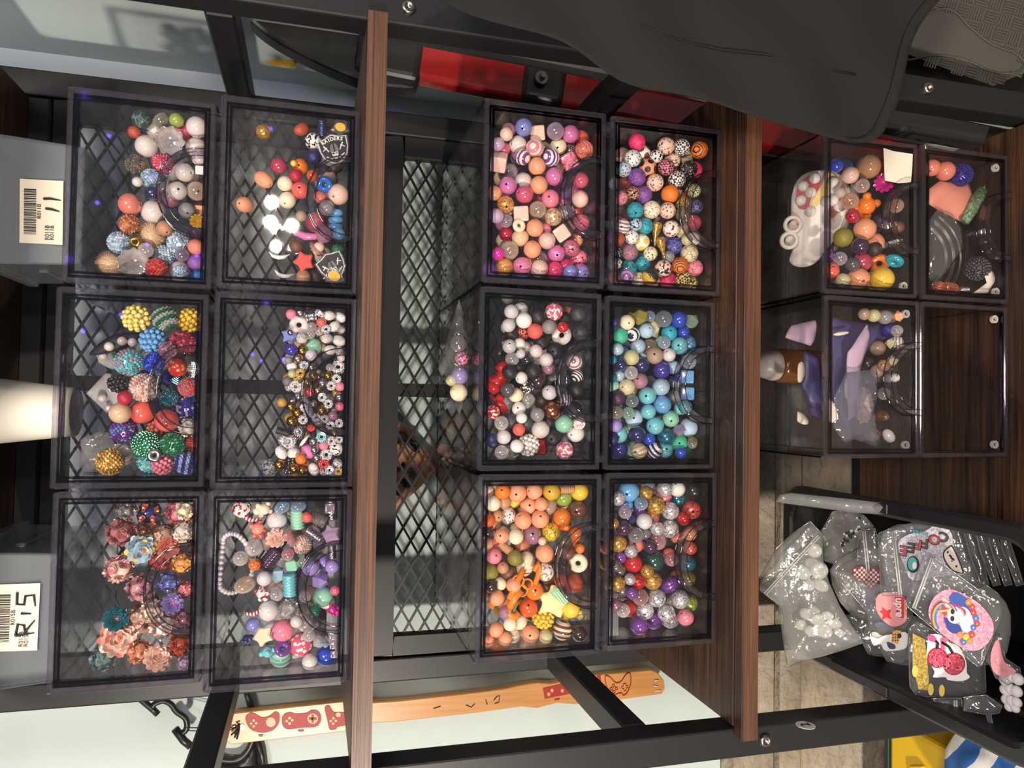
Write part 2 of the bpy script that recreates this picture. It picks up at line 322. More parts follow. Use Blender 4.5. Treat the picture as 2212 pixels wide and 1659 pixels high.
def mesh_panel(z0, z1, xa=-.2935, xb=.316, y=.880):
    f = MB(); t = .024
    for a in ((xa, xb, z0, z0 + t), (xa, xb, z1 - t, z1), (xa, xa + t, z0 + t, z1 - t), (xb - t, xb, z0 + t, z1 - t)): f.box(a[0], a[1], y - .004, y + .010, a[2], a[3])
    fr = rel(f.build('mesh_frame', M['black'], bev=.0015), unit)
    xm = (xa + xb) / 2 + .005; rel(MB().box(xm - .008, xm + .008, y + .0065, y + .016, z0 + .001, z1 - .001).build('mesh_stiffener', M['black']), unit)
    m = MB(); px, pz = .032, .0185; X0, X1, Z0, Z1 = xa + t - .004, xb - t + .004, z0 + t - .004, z1 - t + .004
    nz = int((Z1 - Z0) / pz) + 2; nx = int((X1 - X0) / px) + 2
    def clip(x, z): return (min(max(x, X0), X1), min(max(z, Z0), Z1))
    for k in range(-nx, nz + nx):      # two families of slanted strands
        for sg in (1, -1):
            zc = Z0 + k * pz if sg > 0 else Z0 + k * pz + 0
            # strand z = zc + sg*(x-X0)*pz/px ; split into little bars
            n = nx
            for q in range(n):
                xa_, xb_ = X0 + q * px / 1, X0 + (q + 1) * px
                za, zb = (zc + q * pz, zc + (q + 1) * pz) if sg > 0 else (zc - q * pz, zc - (q + 1) * pz)
                if max(za, zb) < Z0 + .001 or min(za, zb) > Z1 - .001 or xa_ > X1 - .001: continue
                xb_ = min(xb_, X1)
                s_ = (zb - za) / px
                a = Vector((xa_, y + .002 + sg * .0006, za)); b = Vector((xb_, y + .002 + sg * .0006, za + s_ * (xb_ - xa_)))
                for (lo, hi) in ((Z0, Z1),):
                    if a.z < lo: a = a + (b - a) * ((lo - a.z) / (b.z - a.z))
                    if b.z < lo: b = a + (b - a) * ((lo - a.z) / (b.z - a.z))
                    if a.z > hi: a = a + (b - a) * ((hi - a.z) / (b.z - a.z))
                    if b.z > hi: b = a + (b - a) * ((hi - a.z) / (b.z - a.z))
                if (b - a).length > .002: m.bar(a, b, .0013, (0, 1, 0), .0011)
    rel(m.build('wire_mesh', M['mesh']), unit)
mesh_panel(.632, .926); mesh_panel(.978, 1.272)
st = MB(); q = [PX(x, y, -.2942) for x, y in ()]
# "2" sticker on the inner face of the front left post
sx = -.2944; c = PX(1740, 1567, sx); st.lathe([(.0001, 0), (.0088, 0), (.0088, .0004), (.0001, .0004)], 24, Matrix.Translation(c) @ Matrix.Rotation(PI / 2, 4, 'Y')); so = rel(st.build('number_sticker', M['white']), unit)
def text(s, pos, xd, yd, size, mat, parent=None, name='lettering', depth=.0003, bold=0.0):
    cu = bpy.data.curves.new('t', 'FONT'); cu.body = s; cu.size = 1; cu.align_x = 'CENTER'; cu.align_y = 'CENTER'; cu.extrude = 0; cu.offset = bold; cu.resolution_u = 3
    o = bpy.data.objects.new('t', cu); C.objects.link(o); bpy.context.view_layer.update()
    me = bpy.data.meshes.new_from_object(o.evaluated_get(bpy.context.evaluated_depsgraph_get())); bpy.data.objects.remove(o)
    xd = Vector(xd).normalized(); yd = Vector(yd); yd = (yd - xd * yd.dot(xd)).normalized(); n = xd.cross(yd)
    for v in me.vertices: v.co = Vector(pos) + xd * v.co.x * size + yd * v.co.y * size + n * depth
    me.materials.clear(); me.materials.append(mat); me.name = name
    return link(name, me, parent)
t2 = text('2', c + Vector((.0006, 0, 0)), (0, 1, 0), (0, 0, 1), .013, M['ink'], so, 'numeral', bold=.02); t2.matrix_parent_inverse = Matrix.Identity(4)
# ================================================================== drawers
W, H, G, BD = .1638, .1165, .0067, .22
BOX = {'T1R': (.690, .1785), 'T2R': (.667, .1775), 'T1M': (.679, .0085), 'T2M': (.6606, .0090), 'T1L': (.688, -.1600), 'T2L': (.6551, -.1565),
       'M1R': (.640, .1918), 'M2R': (.6444, .1922), 'M1M': (.6455, .0238), 'M2M': (.6530, .0233), 'M1L': (.6397, -.1438), 'M2L': (.6469, -.1441),
       'B1R': (.6418, .2020), 'B2R': (.6423, .2030), 'B1M': (.6388, .0345), 'B2M': (.6441, .0351)}
NAMES = {'T1R': ('pearl bead drawer', 'clear acrylic drawer of big pearls and sequin beads under the bin marked 11'),
         'T2R': ('charm drawer', 'clear acrylic drawer of rubber charms with three bright lamp reflections'),
         'T1M': ('rhinestone bead drawer', 'clear acrylic drawer of rhinestone balls below the white cup'),
         'T2M': ('metal spacer drawer', 'clear acrylic drawer of tiny gold and silver spacer beads'),
         'T1L': ('flower bead drawer', 'clear acrylic drawer of flower cluster beads under the bin marked R15'),
         'T2L': ('pastel charm drawer', 'clear acrylic drawer of pastel charms with a clear bead bracelet'),
         'M1R': ('pink bead drawer', 'clear acrylic drawer of pink and lilac round beads'),
         'M2R': ('patterned bead drawer', 'clear acrylic drawer of football, checkered and crackled clay beads'),
         'M1M': ('black bead drawer', 'clear acrylic drawer of black and white beads with a red die'),
         'M2M': ('blue bead drawer', 'clear acrylic drawer of blue and aqua round beads'),
         'M1L': ('orange bead drawer', 'clear acrylic drawer of orange, peach and yellow beads'),
         'M2L': ('glitter bead drawer', 'clear acrylic drawer of silver and violet glitter beads'),
         'B1R': ('toy drawer', 'clear acrylic drawer of squeeze toys with a blank paper note on its front'),
         'B2R': ('craft supply drawer', 'clear acrylic drawer of pink petals, wire coil and a glitter pen'),
         'B1M': ('crystal drawer', 'clear acrylic drawer of purple bags and rough stones'),
         'B2M': ('empty housing', 'empty clear acrylic drawer housing on the bottom shelf')}
def slab_box(m, x0, x1, y0, y1, z0, z1, t, sides='LRBTK'):
    if 'L' in sides: m.box(x0, x0 + t, y0, y1, z0 + t, z1 - (t if 'T' in sides else 0))
    if 'R' in sides: m.box(x1 - t, x1, y0, y1, z0 + t, z1 - (t if 'T' in sides else 0))
    if 'B' in sides: m.box(x0, x1, y0, y1, z0, z0 + t)
    if 'T' in sides: m.box(x0, x1, y0, y1, z1 - t, z1)
    if 'K' in sides: m.box(x0 + t, x1 - t, y1 - t, y1, z0 + t, z1 - (t if 'T' in sides else 0))
def ring_frame(m, x0, x1, z0, z1, t, y0, y1):
    m.box(x0, x1, y0, y1, z0, z0 + t).box(x0, x1, y0, y1, z1 - t, z1).box(x0, x0 + t, y0, y1, z0 + t, z1 - t).box(x1 - t, x1, y0, y1, z0 + t, z1 - t)
def proto_meshes():
    g = {}; h = W / 2
    m = MB(); slab_box(m, -h, h, .005, BD, 0, H, .002); me = m.mesh('housing'); me.materials.append(M['acrylic']); g['housing'] = me
    m = MB(); ring_frame(m, -h, h, 0, H, .0045, .0, .005); me = m.mesh('housing_rim', bev=.0007); me.materials.append(M['rim']); g['housing_rim'] = me
    m = MB(); ring_frame(m, -h + .0047, h - .0047, .0047, H - .0047, .0016, .0006, .0046); me = m.mesh('rim_dark_line'); me.materials.append(M['edge']); g['rim_lip'] = me  # solid ring in the dark edge tint, imitating internal reflection at the rim
    # thin strips along the housing corners, tinted dark to imitate internal reflection
    m = MB().box(0, .0016, .006, BD - .001, 0, .0016); me = m.mesh('corner_edge'); me.materials.append(M['edge']); g['corner_edge'] = me
    m = MB().box(-h + .002, h - .002, BD - .0014, BD + .0002, 0, .0016); me = m.mesh('back_edge'); me.materials.append(M['edge']); g['back_edge'] = me
    a = h - .0066; z0, z1 = .0064, H - .0064
    m = MB(); slab_box(m, -a, a, .0042, BD - .006, z0, z1 - .012, .0016, 'LRBK'); me = m.mesh('drawer_tray'); me.materials.append(M['acrylic']); g['drawer_tray'] = me
    m = MB().box(-a, a, .0012, .0036, z0, z1); me = m.mesh('drawer_front'); me.materials.append(M['acrylic']); g['drawer_front'] = me
    m = MB(); ring_frame(m, -a + .0008, a - .0008, z0 + .0008, z1 - .0008, .0022, .0002, .0011); me = m.mesh('front_border'); me.materials.append(M['edge']); g['front_border'] = me  # border line in the same tint, internal reflection as colour
    # half-moon pull
    m = MB(); n = 28; vs = []
    for k in range(n + 1):
        t = PI * k / n
        for (ra, rb) in ((.0375, .0365), (.0318, .0300)):
            x, z = math.cos(t) * ra, z0 + .001 + math.sin(t) ** .8 * rb
            for y in (-.0095, .0010): vs.append((x, y, z))
    fs = []
    for k in range(n):
        o, p = k * 4, k * 4 + 4
        fs += [(o, o + 1, p + 1, p), (o + 2, p + 2, p + 3, o + 3), (o, p, p + 2, o + 2), (o + 1, o + 3, p + 3, p + 1)]
    fs += [(0, 2, 3, 1), (n * 4, n * 4 + 1, n * 4 + 3, n * 4 + 2)]
    m.add(vs, fs); me = m.mesh('handle', smooth=False, bev=.0006); me.materials.append(M['handle']); g['handle'] = me
    for nm, ra, rb, y, r in (('handle_edge', .0377, .0367, -.0097, .0006), ('handle_edge_inner', .0316, .0298, -.0097, .0005), ('handle_edge_base', .0382, .0372, .0006, .0006)):
        m = MB(); m.tube([(math.cos(PI * k / n) * ra, y, z0 + .001 + math.sin(PI * k / n) ** .8 * rb) for k in range(n + 1)], r, 6)
        me = m.mesh(nm, smooth=True); me.materials.append(M['hedge']); g[nm] = me
    m = MB().lathe([(.0001, 0), (.005, 0), (.005, -G + .0002), (.0001, -G + .0002)], 14); me = m.mesh('foot'); me.materials.append(M['rim']); g['foot'] = me
    m = MB()
    for x in (-h + .013,): m.lathe([(.0024, .0), (.0044, 0), (.0044, .003), (.0024, .003), (.0024, 0)], 18, Matrix.Translation((0, .0045, .0125)) @ Matrix.Rotation(-PI / 2, 4, 'X'))
    me = m.mesh('corner_stud', smooth=False); me.materials.append(P('stud_plastic', srgb(190, 185, 176), .4)); g['corner_stud'] = me
    return g
PM = proto_meshes(); BX = {}
for k, (dep, xc) in BOX.items():
    zb = ZS[{'T': 2, 'M': 1, 'B': 0}[k[0]]] + (H + G if k[1] == '1' else .0002)
    root = thing('drawer_unit' if k != 'B2M' else 'drawer_housing', NAMES[k][1], 'drawer', (xc, dep, zb), 'clear acrylic drawers on the rack')
    for n in ('housing', 'housing_rim', 'rim_lip'): link(n, PM[n], root)
    for z in (-.0002, H - .0014):
        for x in (-W / 2 - .0002, W / 2 - .0014): o = link('corner_edge', PM['corner_edge'], root); o.location = (x, 0, z)
        o = link('back_edge', PM['back_edge'], root); o.location = (0, 0, z)
    if k[1] == '1':
        for x in (-W / 2 + .010, W / 2 - .010):
            for y in (.012, BD - .012): o = link('foot', PM['foot'], root); o.location = (x, y, 0)
    if k != 'B2M':
        link('drawer_tray', PM['drawer_tray'], root); f = link('drawer_front', PM['drawer_front'], root)
        link('front_border', PM['front_border'], f); hd = link('handle', PM['handle'], f); [link('handle_edge', PM[n], f) for n in ('handle_edge', 'handle_edge_inner', 'handle_edge_base')]
    if k[0] == 'B':
        for x in (-W / 2 + .013, W / 2 - .013): s = link('corner_stud', PM['corner_stud'], root); s.location = (x, 0, 0)
    BX[k] = (dep, xc, zb)
# ================================================================== beads
PAL = {k: srgb(*v) for k, v in dict(
 peach=(236, 160, 118), coral=(226, 96, 84), red=(196, 34, 34), crimson=(176, 28, 56), rust=(176, 76, 44), salmon=(226, 128, 108), terracotta=(190, 112, 78),
 pink=(232, 130, 150), blush=(240, 198, 178), rose=(214, 92, 118), raspberry=(176, 60, 84), magenta=(214, 36, 150), hotpink=(236, 58, 112), orchid=(218, 120, 176), mauve=(160, 112, 128), pinkmauve=(206, 150, 158), dustyrose=(182, 116, 112), sage=(120, 150, 146),
 plum=(64, 34, 62), lilac=(190, 160, 190), lavender=(160, 140, 206), periwinkle=(130, 138, 206), violet=(112, 62, 140), purple=(132, 78, 160), indigo=(58, 54, 146),
 navy=(34, 38, 86), cobalt=(38, 72, 190), azure=(48, 110, 200), sky=(104, 166, 214), powder=(172, 200, 218), aqua=(120, 200, 206), turquoise=(44, 160, 178), teal=(34, 104, 118),
 mint=(150, 210, 178), jade=(60, 178, 140), emerald=(40, 124, 84), forest=(30, 70, 62), lime=(150, 170, 70), olive=(132, 124, 44), khaki=(196, 188, 138), mustard=(208, 164, 40),
 yellow=(240, 200, 60), lemon=(246, 222, 120), gold=(190, 146, 62), champagne=(222, 190, 150), amber=(230, 160, 84), orange=(238, 124, 32), tangerine=(230, 92, 30), copper=(200, 120, 84),
 tan=(190, 140, 100), brown=(112, 72, 50), espresso=(52, 38, 34), taupe=(168, 142, 120), cream=(240, 224, 190), ivory=(214, 202, 158), white=(238, 232, 222), pearl=(226, 214, 204),
 silver=(200, 196, 196), grey=(140, 136, 134), smoke=(112, 106, 104), gunmetal=(84, 80, 84), charcoal=(58, 60, 62), black=(30, 30, 32), clear=(226, 220, 218)).items()}
def fib(n):
    g = PI * (3 - 5 ** .5); return [Vector((math.sqrt(max(0, 1 - z * z)) * math.cos(g * i), math.sqrt(max(0, 1 - z * z)) * math.sin(g * i), z)) for i in range(n) for z in ((1 - 2 * (i + .5) / n),)]
def frame(d):
    d = Vector(d).normalized(); q = d.to_track_quat('Z', 'Y'); return q.to_matrix().to_4x4()
def arcprof(r, a0, a1, n): return [(r * math.sin(a0 + (a1 - a0) * i / n), r * math.cos(a0 + (a1 - a0) * i / n)) for i in range(n + 1)]
SH = {}
def shape(code, mb, smooth=True, bev=0): SH[code] = mb.mesh('bead_' + code, smooth=smooth, bev=bev); 
h = .13; pr = arcprof(1, math.asin(h), PI - math.asin(h), 18)
shape('R', MB().lathe(pr + [(h, -.9), (h, .9), pr[0]], 28))
bm = bmesh.new(); bmesh.ops.create_cube(bm, size=1.5); bmesh.ops.bevel(bm, geom=bm.edges[:], offset=.22, segments=3, affect='EDGES', profile=.6)
for f in bm.faces: f.smooth = True
SH['Q'] = bpy.data.meshes.new('bead_Q'); bm.to_mesh(SH['Q']); bm.free()
m = MB(); s = 1 / math.sqrt(2)
vs = [Vector(v) for v in [(a * s, b * s, 0) for a in (-1, 1) for b in (-1, 1)] + [(a * s, 0, b * s) for a in (-1, 1) for b in (-1, 1)] + [(0, a * s, b * s) for a in (-1, 1) for b in (-1, 1)]]
bm = bmesh.new(); [bm.verts.new(v * 1.05) for v in vs]; bmesh.ops.convex_hull(bm, input=bm.verts); bmesh.ops.dissolve_limit(bm, angle_limit=.01, verts=bm.verts, edges=bm.edges)
bmesh.ops.bevel(bm, geom=bm.edges[:], offset=.03, segments=1, affect='EDGES'); SH['F'] = bpy.data.meshes.new('bead_F'); bm.to_mesh(SH['F']); bm.free()
m = MB(); m.lathe([(.30, .34), (.72, .40), (.72, -.40), (.30, -.34), (.30, .34)], 22)      # rhinestone spacer ring
for k in range(16):
    a = 2 * PI * k / 16
    for z in (-.2, .2): m.sphere((.78 * math.cos(a), .78 * math.sin(a), z), .17, 5, 3)
for k in range(12): a = 2 * PI * k / 12; m.sphere((.52 * math.cos(a), .52 * math.sin(a), .4), .15, 5, 3); m.sphere((.52 * math.cos(a), .52 * math.sin(a), -.4), .15, 5, 3)
shape('N', m, False)
m = MB().sphere((0, 0, 0), .88, 16, 10)
for d in fib(190): m.sphere(d * .91, .115, 5, 4)
shape('V', m, False)
m = MB().sphere((0, 0, 0), .72, 14, 8)
for d in fib(54): m.sphere(d * .84, .20, 8, 6)
shape('K', m)
def petal(m, M4, L, Wd, curl, n=3, cup=.3):
    vs = []; fs = []
    for i in range(n + 1):
        t = i / n; w_ = Wd * math.sin(PI * min(1, .16 + .78 * t)) ** .7; y = L * t; z = curl * t * t
        vs += [M4 @ Vector((-w_, y, z + cup * w_)), M4 @ Vector((0, y, z)), M4 @ Vector((w_, y, z + cup * w_))]
    for i in range(n): fs += [(i * 3, i * 3 + 1, i * 3 + 4, i * 3 + 3), (i * 3 + 1, i * 3 + 2, i * 3 + 5, i * 3 + 4)]
    m.add(vs, fs)
m = MB().sphere((0, 0, 0), .70, 14, 8)                                                    # ball of roses
for d in fib(13):
    M4 = Matrix.Translation(d * .66) @ frame(d)
    for ring, (k, L, Wd, cu) in enumerate(((5, .36, .20, .10), (5, .27, .17, .22), (3, .15, .12, .26))):
        for j in range(k): petal(m, M4 @ Matrix.Rotation(2 * PI * j / k + ring * .6, 4, 'Z') @ Matrix.Translation((0, .02, .04 * ring)), L, Wd, cu, 3, .25)
shape('S', m)
m = MB().sphere((0, 0, 0), .68, 14, 8)                                                    # ball of daisies
for d in fib(14):
    M4 = Matrix.Translation(d * .72) @ frame(d); m.cur = 0
    for j in range(6): petal(m, M4 @ Matrix.Rotation(2 * PI * j / 6, 4, 'Z'), .36, .15, .03, 3, .12)
    m.cur = 1; m.sphere(M4 @ Vector((0, 0, .05)), .10, 8, 5)
SH['D'] = m.mesh('bead_D', smooth=True)
m = MB()                                                                                  # one layered bloom
for ring, (k, L, Wd, cu, z) in enumerate(((11, 1.0, .36, .10, -.24), (10, .86, .34, .24, -.12), (8, .66, .30, .32, .02), (6, .46, .24, .32, .14), (5, .28, .16, .24, .24))):
    for j in range(k): petal(m, Matrix.Rotation(2 * PI * j / k + ring * .5, 4, 'Z') @ Matrix.Translation((0, .03, z)), L, Wd, cu, 4, .25)
m.sphere((0, 0, -.22), .56, 14, 8); m.cur = 1
for j in range(9): m.sphere((.12 * math.cos(j * 2.4) * (j / 6), .12 * math.sin(j * 2.4) * (j / 6), .42), .05, 6, 4)
SH['L'] = m.mesh('bead_L', smooth=True)
def starpoly(n, r, q): return [Vector(((r if i % 2 == 0 else q) * math.sin(PI * i / n), (r if i % 2 == 0 else q) * math.cos(PI * i / n), 0)) for i in range(2 * n)]
shape('A', MB().prism([v - Vector((0, 0, .3)) for v in starpoly(5, 1.05, .62)], (0, 0, .6)), False, .12)
m = MB(); m.lathe([(.001, 1.5), (.12, 1.2), (.2, .8), (.17, .72), (.34, .3), (.30, .22), (.5, -.2), (.46, -.3), (.62, -.8), (.45, -1.1), (.001, -1.2)], 18); shape('H', m)   # spire shell
m = MB(); n = 40; vs = []; fs = []                                                        # scalloped glass cup
for (r, z, sc) in ((.05, -.35, 0), (.45, -.32, .0), (.8, -.05, .04), (1.0, .3, .09), (.93, .3, .09), (.72, 0, .04), (.4, -.22, 0), (.05, -.25, 0)):
    vs += [Vector((r * (1 + sc * math.cos(9 * 2 * PI * k / n)) * math.cos(2 * PI * k / n), r * (1 + sc * math.cos(9 * 2 * PI * k / n)) * math.sin(2 * PI * k / n), z)) for k in range(n)]
for i in range(7): fs += [(i * n + k, i * n + (k + 1) % n, (i + 1) * n + (k + 1) % n, (i + 1) * n + k) for k in range(n)]
m.add(vs, fs); shape('W', m)
m = MB(); pr = [(.001, 1.0), (.45, 1.0)]
for i in range(7): z = .92 - i * .29; pr += [(.58, z), (.62, z - .08), (.58, z - .17), (.46, z - .22)]
shape('T', m.lathe(pr + [(.001, -1.0)], 20))                                               # ribbed tube
m = MB(); shape('O', m.lathe([(.62 + .38 * math.cos(2 * PI * k / 14), .38 * math.sin(2 * PI * k / 14)) for k in range(15)], 26))
shape('P', MB().lathe([(.001, 1.3), (.2, 1.1), (.42, .6), (.6, 0), (.62, -.4), (.45, -.75), (.2, -.9), (.001, -.93)], 20))
m = MB(); random.seed(5); n = 700
for d in fib(n):
    d2 = (d + Vector((random.uniform(-.3, .3) for _ in range(3)))).normalized(); s_ = d.orthogonal().normalized() * .03
    m.add([d * .8 - s_, d * .8 + s_, d * .8 + d2 * .36], [(0, 1, 2)])
m.sphere((0, 0, 0), .84, 16, 10); shape('U', m)
m = MB(); m.sphere((-.75, .22, 0), .34).sphere((-.75, -.22, 0), .34).sphere((.75, .22, 0), .34).sphere((.75, -.22, 0), .34); m.tube([(-.7, 0, 0), (0, 0, 0), (.7, 0, 0)], .3, 12); shape('B', m)
m = MB(); m.sphere((0, 0, 0), .62, 14, 10).sphere((-.52, .46, 0), .30, 10, 8).sphere((.52, .46, 0), .30, 10, 8).sphere((-.42, -.5, 0), .28, 10, 8).sphere((.42, -.5, 0), .28, 10, 8).sphere((0, .72, 0), .42, 12, 8); shape('Y', m)   # little animal body
m = MB(); m.sphere((0, 0, 0), .95, 20, 12); n = 14
for k in range(n): a = 2 * PI * k / n; m.tube([(math.cos(a) * math.sin(t) * .98, math.sin(a) * math.sin(t) * .98, math.cos(t) * .98) for t in [PI * (.1 + .8 * j / 8) for j in range(9)]], .1, 6)
shape('G', m)                                                                             # melon-ribbed bead
m = MB(); m.tube([(-1.3, -.3, 0), (-.6, .15, .05), (0, .3, 0), (.7, .2, -.05), (1.2, -.25, 0)], [.06, .24, .30, .24, .06], 10); shape('C', m)   # curved stick / petal
m = MB(); [m.lathe([(.001, .32), (.4, .32), (.62, .2), (.66, 0), (.62, -.2), (.4, -.32), (.001, -.32)], 20, Matrix.Translation((0, 0, z))) for z in (-.9, -.3, .3, .9)]; shape('Z', m)    # stacked discs
for k, me in SH.items():
    me.materials.append(BM['m'])
    if k in 'DL': me.materials.append(P('bloom_centre_' + k, srgb(232, 190, 70) if k == 'D' else srgb(236, 120, 96), .5))
SHN = {'R': ('round_bead', 'round bead'), 'Q': ('cube_bead', 'cube bead'), 'F': ('faceted_bead', 'faceted bead'), 'N': ('spacer_bead', 'spacer bead'), 'V': ('pave_bead', 'ball bead'),
       'K': ('cluster_bead', 'bobbled bead'), 'S': ('rose_bead', 'rose ball bead'), 'D': ('daisy_bead', 'daisy ball bead'), 'L': ('bloom_bead', 'bloom bead'), 'A': ('star_charm', 'star charm'),
       'H': ('shell_bead', 'spire shell bead'), 'W': ('glass_cup_bead', 'scalloped cup bead'), 'T': ('ribbed_bead', 'ribbed tube bead'), 'O': ('donut_bead', 'donut bead'), 'P': ('drop_bead', 'drop bead'),
       'U': ('pompom', 'pompom'), 'B': ('bone_bead', 'bone-shaped bead'), 'Y': ('animal_charm', 'little animal charm'), 'G': ('melon_bead', 'melon-ribbed bead'), 'C': ('curved_charm', 'curved charm'), 'Z': ('stacked_bead', 'stacked disc bead'), 'E': ('oval_bead', 'oval bead')}
FNAME = {'m': 'silicone_bead', 'g': 'glossy_bead', 'i': 'iridescent_bead', 's': 'glitter_bead', 'c': 'clear_bead', 'p': 'pearl_bead', 'k': 'crackle_bead', 't': 'metal_bead', 'a': 'striped_bead', 'b': 'banded_bead', 'h': 'checkered_bead', 'w': 'blotched_bead', 'z': 'terrazzo_bead', 'q': 'football_bead'}
CNAME = {'pearl': 'off-white', 'clear': 'colourless', 'smoke': 'smoky grey', 'powder': 'powder blue', 'sky': 'sky blue', 'pinkmauve': 'pale mauve', 'dustyrose': 'dusty rose', 'hotpink': 'hot pink', 'forest': 'dark green'}
ANY = []      # (object, drawer key, base label, px, py)
def place_drawer(key, crop, data, ymax=.15, fillcols='', fillr=.0072, nfill=60, ztop=None, filln='bead', avoid=()):
    dep, xc, zb = BX[key]; x0, y0, sc = crop; yf = dep + .0042; zf = zb + .0082
    lo, hi = xc - W / 2 + .0088, xc + W / 2 - .0088; placed = []; rng = random.Random(hash(key) % 1000 if 0 else sum(map(ord, key)))
    ents = []
    for ent in data.replace('\n', ';').split(';'):
        ent = ent.strip()
        if not ent: continue
        q = ent.split(); x, y, r = float(q[0]) * sc + x0, float(q[1]) * sc + y0, float(q[2]) * sc
        sh = q[3][1] if len(q[3]) > 1 and q[3][1] != '!' else 'R'
        d = ray(x, y); vr = {'H': .75, 'C': .6, 'T': .9, 'A': .8, 'W': .6, 'N': .8, 'L': .7, 'O': .8}.get(sh, 1)
        t = yf / d.y; rad = r * (t + .008) / F
        am = max([a[3] for a in avoid if math.hypot(x - a[0], y - a[1]) < a[2] + r * .8] or [0])
        c = O + d * ((yf + .0006 + am + rad * vr) / d.y); ents.append([q, x, y, rad, vr, am, d, c, c.copy()])
    def clampb(e):      # keep inside the drawer, behind its front
        c, rad, vr = e[7], e[3], e[4]
        c.x = min(max(c.x, lo + rad * .98), hi - rad * .98); c.z = min(max(c.z, zf + rad * .98), zb + H - .007 - rad); c.y = min(max(c.y, yf + .0005 + e[5] + rad * vr), yf + ymax)
    for it in range(90):      # settle: beads may not overlap
        for a in range(len(ents)):
            A = ents[a]; ca, ra = A[7], A[3] * A[4]
            for b in range(a + 1, len(ents)):
                B = ents[b]; dv = B[7] - ca; rr = (ra + B[3] * B[4]) * .97
                if abs(dv.x) > rr or abs(dv.z) > rr or abs(dv.y) > rr: continue
                L_ = dv.length
                if L_ >= rr: continue
                n_ = dv / L_ if L_ > 1e-6 else Vector((0, 1, 0)); ov = rr - L_
                n_ = Vector((n_.x * .7, n_.y + .35, n_.z * .7)); 
                B[7] += n_ * ov * .55; A[7] -= Vector((n_.x, n_.y - .35 if n_.y < .35 else 0, n_.z)) * ov * .35
        for e in ents:
            if it < 70: e[7].x += (e[8].x - e[7].x) * .06; e[7].z += (e[8].z - e[7].z) * .06; e[7].y += (e[8].y - e[7].y) * .02
            clampb(e)
    for q, x, y, rad, vr, am, d, c, _c0 in ents:
        fin = q[3][0]; sh = q[3][1] if len(q[3]) > 1 and q[3][1] != '!' else 'R'; hole = '!' in q[3]; cn = q[4].split('/')
        me = SH['R' if sh == 'E' else sh]; nm = FNAME.get(fin, 'round_bead') if sh == 'R' else SHN[sh][0]; o = link(nm, me); o.material_slots[0].link = 'OBJECT'; o.material_slots[0].material = BM[fin]
        o.location = c; o.scale = (rad,) * 3 if sh != 'E' else (rad * .78, rad * .78, rad * 1.05)
        if sh == 'N': o.scale = (rad * 1.08,) * 3
        if sh == 'W': o.scale = (rad * .92,) * 3
        axis = (-d.normalized() + Vector((rng.uniform(-.35, .35), 0, rng.uniform(-.35, .35)))) if (hole or sh in 'LWAONSYDF' and rng.random() < .8) else Vector((rng.uniform(-1, 1), rng.uniform(-.25, .6), rng.uniform(-1, 1)))
        if sh in 'TZPHCB' and len(q) > 5:
            a = math.radians(float(q[5])); axis = (R @ Vector((math.cos(a), -math.sin(a), -.15)))
            if sh in 'CB': axis = -d.normalized(); 
        rt = axis.to_track_quat('Z', 'Y'); o.rotation_mode = 'QUATERNION'
        from mathutils import Quaternion
        spin = rng.uniform(0, 2 * PI) if len(q) < 6 or sh not in 'CB' else math.radians(float(q[5]))
        if sh == 'Q' and len(q) > 5: rt = (-d).to_track_quat('Z', 'Y'); spin = math.radians(float(q[5]))
        o.rotation_quaternion = rt @ Quaternion((0, 0, 1), spin)
        c1 = PAL[cn[0]]; o.color = (*c1, 1); o['tint'] = list(PAL[cn[1]]) if len(cn) > 1 else [v * .35 for v in c1]
        if fin == 'r' and len(cn) < 2: o['tint'] = [min(1, v * 2.2 + .1) for v in c1]
        placed.append((c, rad, vr))
        lab = '%s%s %s %s' % (CNAME.get(cn[0], cn[0]), ' and ' + CNAME.get(cn[1], cn[1]) if len(cn) > 1 else '', FIN[fin][2], SHN[sh][1])
        ANY.append([o, key, lab, x, y, cn[0]])
    # more of the same heaped behind the ones in front: too many to count, one object
    if nfill:
        top = max(c.z + r_ for c, r_, v in placed) if ztop is None else zb + ztop; m = MB(); m.c = []; n = 0; cols = fillcols.split(); fl = []
        fp = [(proj(c), r_) for c, r_, v in placed]
        for tr in range(nfill * 9):
            if n >= nfill: break
            r = fillr * rng.uniform(.85, 1.15); c = Vector((rng.uniform(lo + r, hi - r), yf + r + rng.random() ** 1.4 * (ymax * .8), 0)); hmax = (top - zf - .008) * (1 - .25 * ((c.y - yf) / ymax)); c.z = zf + r + rng.random() * max(0, hmax - 2 * r)
            if any((c - p).length < (r + q_ * v) * .93 for p, q_, v in placed) or any((c - p).length < (r + q_) * .93 for p, q_ in fl): continue
            px = proj(c)
            if any(px[2] < f[0][2] + .004 and math.hypot(px[0] - f[0][0], px[1] - f[0][1]) < (r + f[1]) / px[2] * F * .72 for f in fp): continue
            m.cc = PAL[rng.choice(cols)]; m.sphere(c, r, 14, 9); fl.append((c, r)); n += 1
        if n:
            o = m.build('loose_beads', FILL, smooth=True)
            tag(o, 'more beads heaped behind the front ones in the ' + NAMES[key][0], 'beads', kind='stuff')
def fillmat():
    m, N, t, out = NT('heaped_beads'); a = N('Attribute', {'attribute_name': 'Col'}); b = N('BsdfPrincipled', Base_Color=a.outputs['Color'], Roughness=.3, Coat_Weight=.3); t.links.new(b.outputs[0], out.inputs[0]); return m
FILL = fillmat()
DATA = {}
